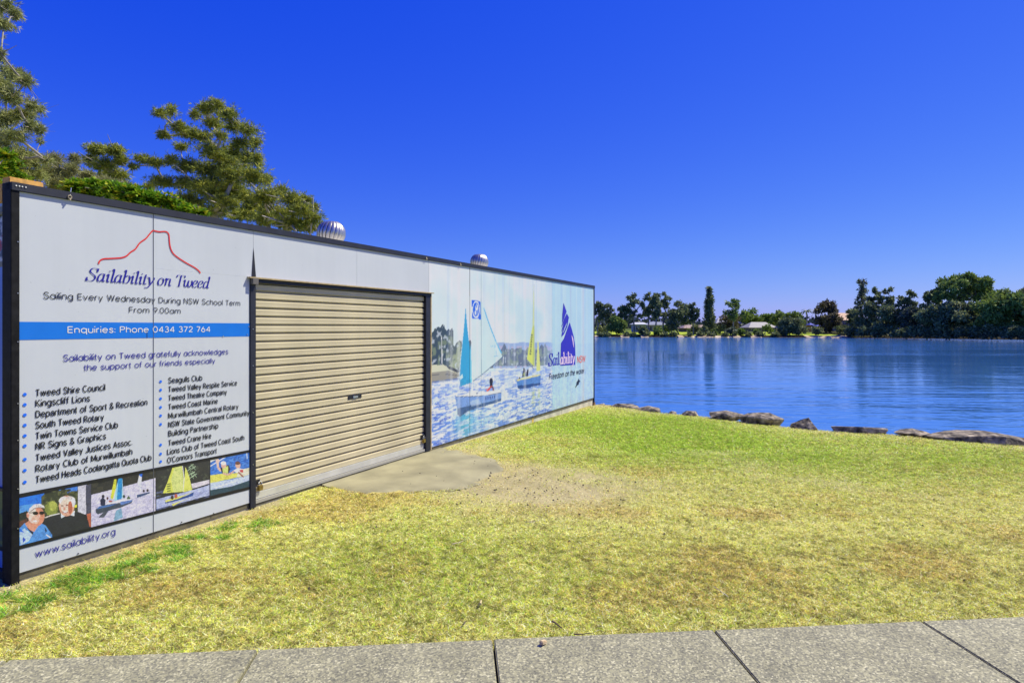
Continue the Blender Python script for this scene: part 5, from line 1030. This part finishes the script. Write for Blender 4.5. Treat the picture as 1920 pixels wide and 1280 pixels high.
# palm
def palm(px, top, Y, lab):
    x, _, zt = at(px, top+9, Y); zb_ = EYE + (HZ-624)*Y/FPX; root = empty('palm_tree', (x, Y, zb_)); tag(root, lab, 'tree')
    MB().tube((0, 0, 0), (.2, 0, zt-zb_), .22, .15, n=6).build('trunk', barks['grey'], root)
    for k in range(16):
        a_ = k*2.4; up = random.uniform(.1, 1.0); V = []; L_ = 2.4
        for j in range(8):
            t = j/7; rr = L_*t*math.cos(up*.8); zz_ = L_*(t*math.sin(up) - .75*t*t); w_ = .24*math.sin(math.pi*(.08+.9*t))
            cx_, cy_ = math.cos(a_)*rr, math.sin(a_)*rr; nx, ny = -math.sin(a_)*w_, math.cos(a_)*w_
            V += [(.2+cx_+nx, cy_+ny, zt-zb_+zz_-.1), (.2+cx_, cy_, zt-zb_+zz_), (.2+cx_-nx, cy_-ny, zt-zb_+zz_-.1)]
        raw('frond', V, [(3*j+i, 3*j+i+1, 3*j+i+4, 3*j+i+3) for j in range(7) for i in (0, 1)], bpy.data.materials.get('palm_green') or mat('palm_green', (.07, .11, .03), .5, trans=.2), root)
palm(1512, 573, 208, 'palm tree with drooping fronds on the far bank left of the brownish tree')

# houses beyond the far lawn
glass = mat('window_glass', (.03, .04, .05), .1)
def house(px0, px1, pyb, pye, pyr, Y, roofc, wallc, lab, hip=.3, dp=8, nw=4):
    x0, x1 = (px0-960)/FPX*Y, (px1-960)/FPX*Y; zb_ = EYE+(HZ-pyb)*Y/FPX; ze = EYE+(HZ-pye)*Y/FPX; zr = EYE+(HZ-pyr)*Y/FPX; w = x1-x0
    root = empty('house', (x0, Y, zb_)); tag(root, lab, 'house', 'houses across the river'); h = ze-zb_; rh = zr-zb_
    MB().box(0, w, 0, dp, -.8, h).build('wall', mat('house_wall', wallc, .8, noise=(1, .15)), root)
    e = .6; V = [(-e, -e, h), (w+e, -e, h), (w+e, dp+e, h), (-e, dp+e, h), (w*hip, dp/2, rh), (w*(1-hip), dp/2, rh)]
    raw('roof', V, [(0, 1, 5, 4), (1, 2, 5), (2, 3, 4, 5), (3, 0, 4), (3, 2, 1, 0)], mat('roof_cover', roofc, .6, noise=(2, .2)), root)
    for k in range(nw):
        a_ = w*(k+.25)/nw; f = MB().box(a_, a_+w/nw*.5, -.06, -.005, h*.35, h*.85).build('window', mat('window_frame', (.5, .5, .48), .5) if 'window_frame' not in bpy.data.materials else bpy.data.materials['window_frame'], root)
        MB().box(a_+.08, a_+w/nw*.5-.08, -.075, -.062, h*.35+.08, h*.85-.08).build('pane', glass, f)
    d_ = MB().box(w*.46, w*.54, -.07, -.004, 0, h*.8).build('door', mat('door_paint', (.12, .08, .06), .6) if 'door_paint' not in bpy.data.materials else bpy.data.materials['door_paint'], root)
house(1406, 1455, 625, 614, 603.5, 214, (.36, .34, .30), (.12, .11, .10), 'single storey house with a pale grey hipped roof behind the far lawn', .22)
house(1284, 1332, 625, 615, 609, 216, (.36, .26, .20), (.12, .09, .08), 'long low house with a brown roof left of the columnar pine', .1)
house(1345, 1388, 625, 606, 596, 226, (.30, .30, .33), (.10, .075, .07), 'dark two storey house behind the trees right of the columnar pine', .2)
house(1190, 1212, 625, 608, 604, 214, (.5, .52, .55), (.12, .18, .38), 'small blue house with a white roof between the tall gums', .1, 6, 3)
house(1216, 1250, 625, 609, 603, 224, (.22, .24, .28), (.25, .25, .28), 'grey roofed house behind the right tall gums', .2)
house(1562, 1612, 625, 600, 586, 232, (.42, .22, .13), (.30, .22, .17), 'tall house with a terracotta roof behind the brownish tree', .2)
house(1476, 1500, 625, 612, 606, 222, (.55, .34, .24), (.30, .25, .22), 'small house with a salmon roof left of the palm', .15, 6, 2)
house(1688, 1722, 625, 602, 596, 205, (.75, .75, .76), (.70, .70, .68), 'white building glimpsed between the dark trees', .1, 6, 3)
# garden canopies
def canopy(px0, px1, py0, py1, Y, col, lab, side):
    x0, x1 = (px0-960)/FPX*Y, (px1-960)/FPX*Y; zt = EYE+(HZ-py0)*Y/FPX; zb_ = EYE+(HZ-py1)*Y/FPX; root = empty('garden_canopy', (x0, Y, zb_)); tag(root, lab, 'canopy', 'garden canopies on the far lawn'); w = x1-x0; h = zt-zb_
    MB().add([(0, 0, h*.75), (w, 0, h*.75), (w, 3, h*.75), (0, 3, h*.75), (w/2, 1.5, h)], [(0, 1, 4), (1, 2, 4), (2, 3, 4), (3, 0, 4)]).build('canopy_roof', mat('canopy_cloth', col, .7), root)
    for a_, b_ in ((.05, .05), (w-.05, .05), (.05, 2.95), (w-.05, 2.95)): MB().tube((a_, b_, -.4), (a_, b_, h*.75), .05, n=5).build('post', barks['grey'], root)
    if side: MB().box(.1, w-.1, 2.8, 2.85, 0, h*.7).build('side_cloth', mat('side_cloth', side, .7), root)
canopy(1518, 1529, 605, 621, 204, (.03, .05, .40), 'blue topped garden canopy with an orange side behind the lawn', (.65, .33, .03))
canopy(1531, 1553, 608, 620, 206, (.03, .05, .40), 'wider blue garden canopy right of the orange sided one', None)
# pale beaches at the waterline
sandm = mat('beach_sand', (.42, .34, .23), 1, noise=(2, .2), spec=0)
for px_, w_ in ((1276, 10), (1313, 14), (1328, 14), (1380, 14), (1416, 20), (1515, 10), (1575, 38), (1171, 16), (1208, 14)):
    Y = float(fshore((px_-960)/FPX*186)) ; Xc = (px_-960)/FPX*Y; hw = w_/2*Y/FPX; V = [(Xc-hw, Y-1.2, -1.27), (Xc+hw, Y-1.3, -1.27), (Xc+hw*1.2, Y+1.4, -.80), (Xc+hw*.3, Y+1.9, -.62), (Xc-hw*.8, Y+1.4, -.80)]
    tag(raw('sand_beach', V, [(0, 1, 2, 3, 4)], sandm), kind='structure')
# distant treeline and low hill
r = random.Random(9); pts = []
cl = [(x, 470 + r.uniform(-20, 20), 2 + r.uniform(0, 3), 12, 10, r.uniform(3, 7)) for x in np.arange(-250, 620, 9)]
V, F, col = leaf_cloud(cl, 16000, 3.4, 1.0, [(.08, .11, .09), (.06, .09, .07)], 5, spread=.8)  # bluish leaf colour carries the haze of distance
tag(raw('distant_treeline', V, F, leafm, col=col), 'hazy strip of far woodland behind the houses', 'woodland', kind='stuff')
print('done', len(bpy.data.objects))
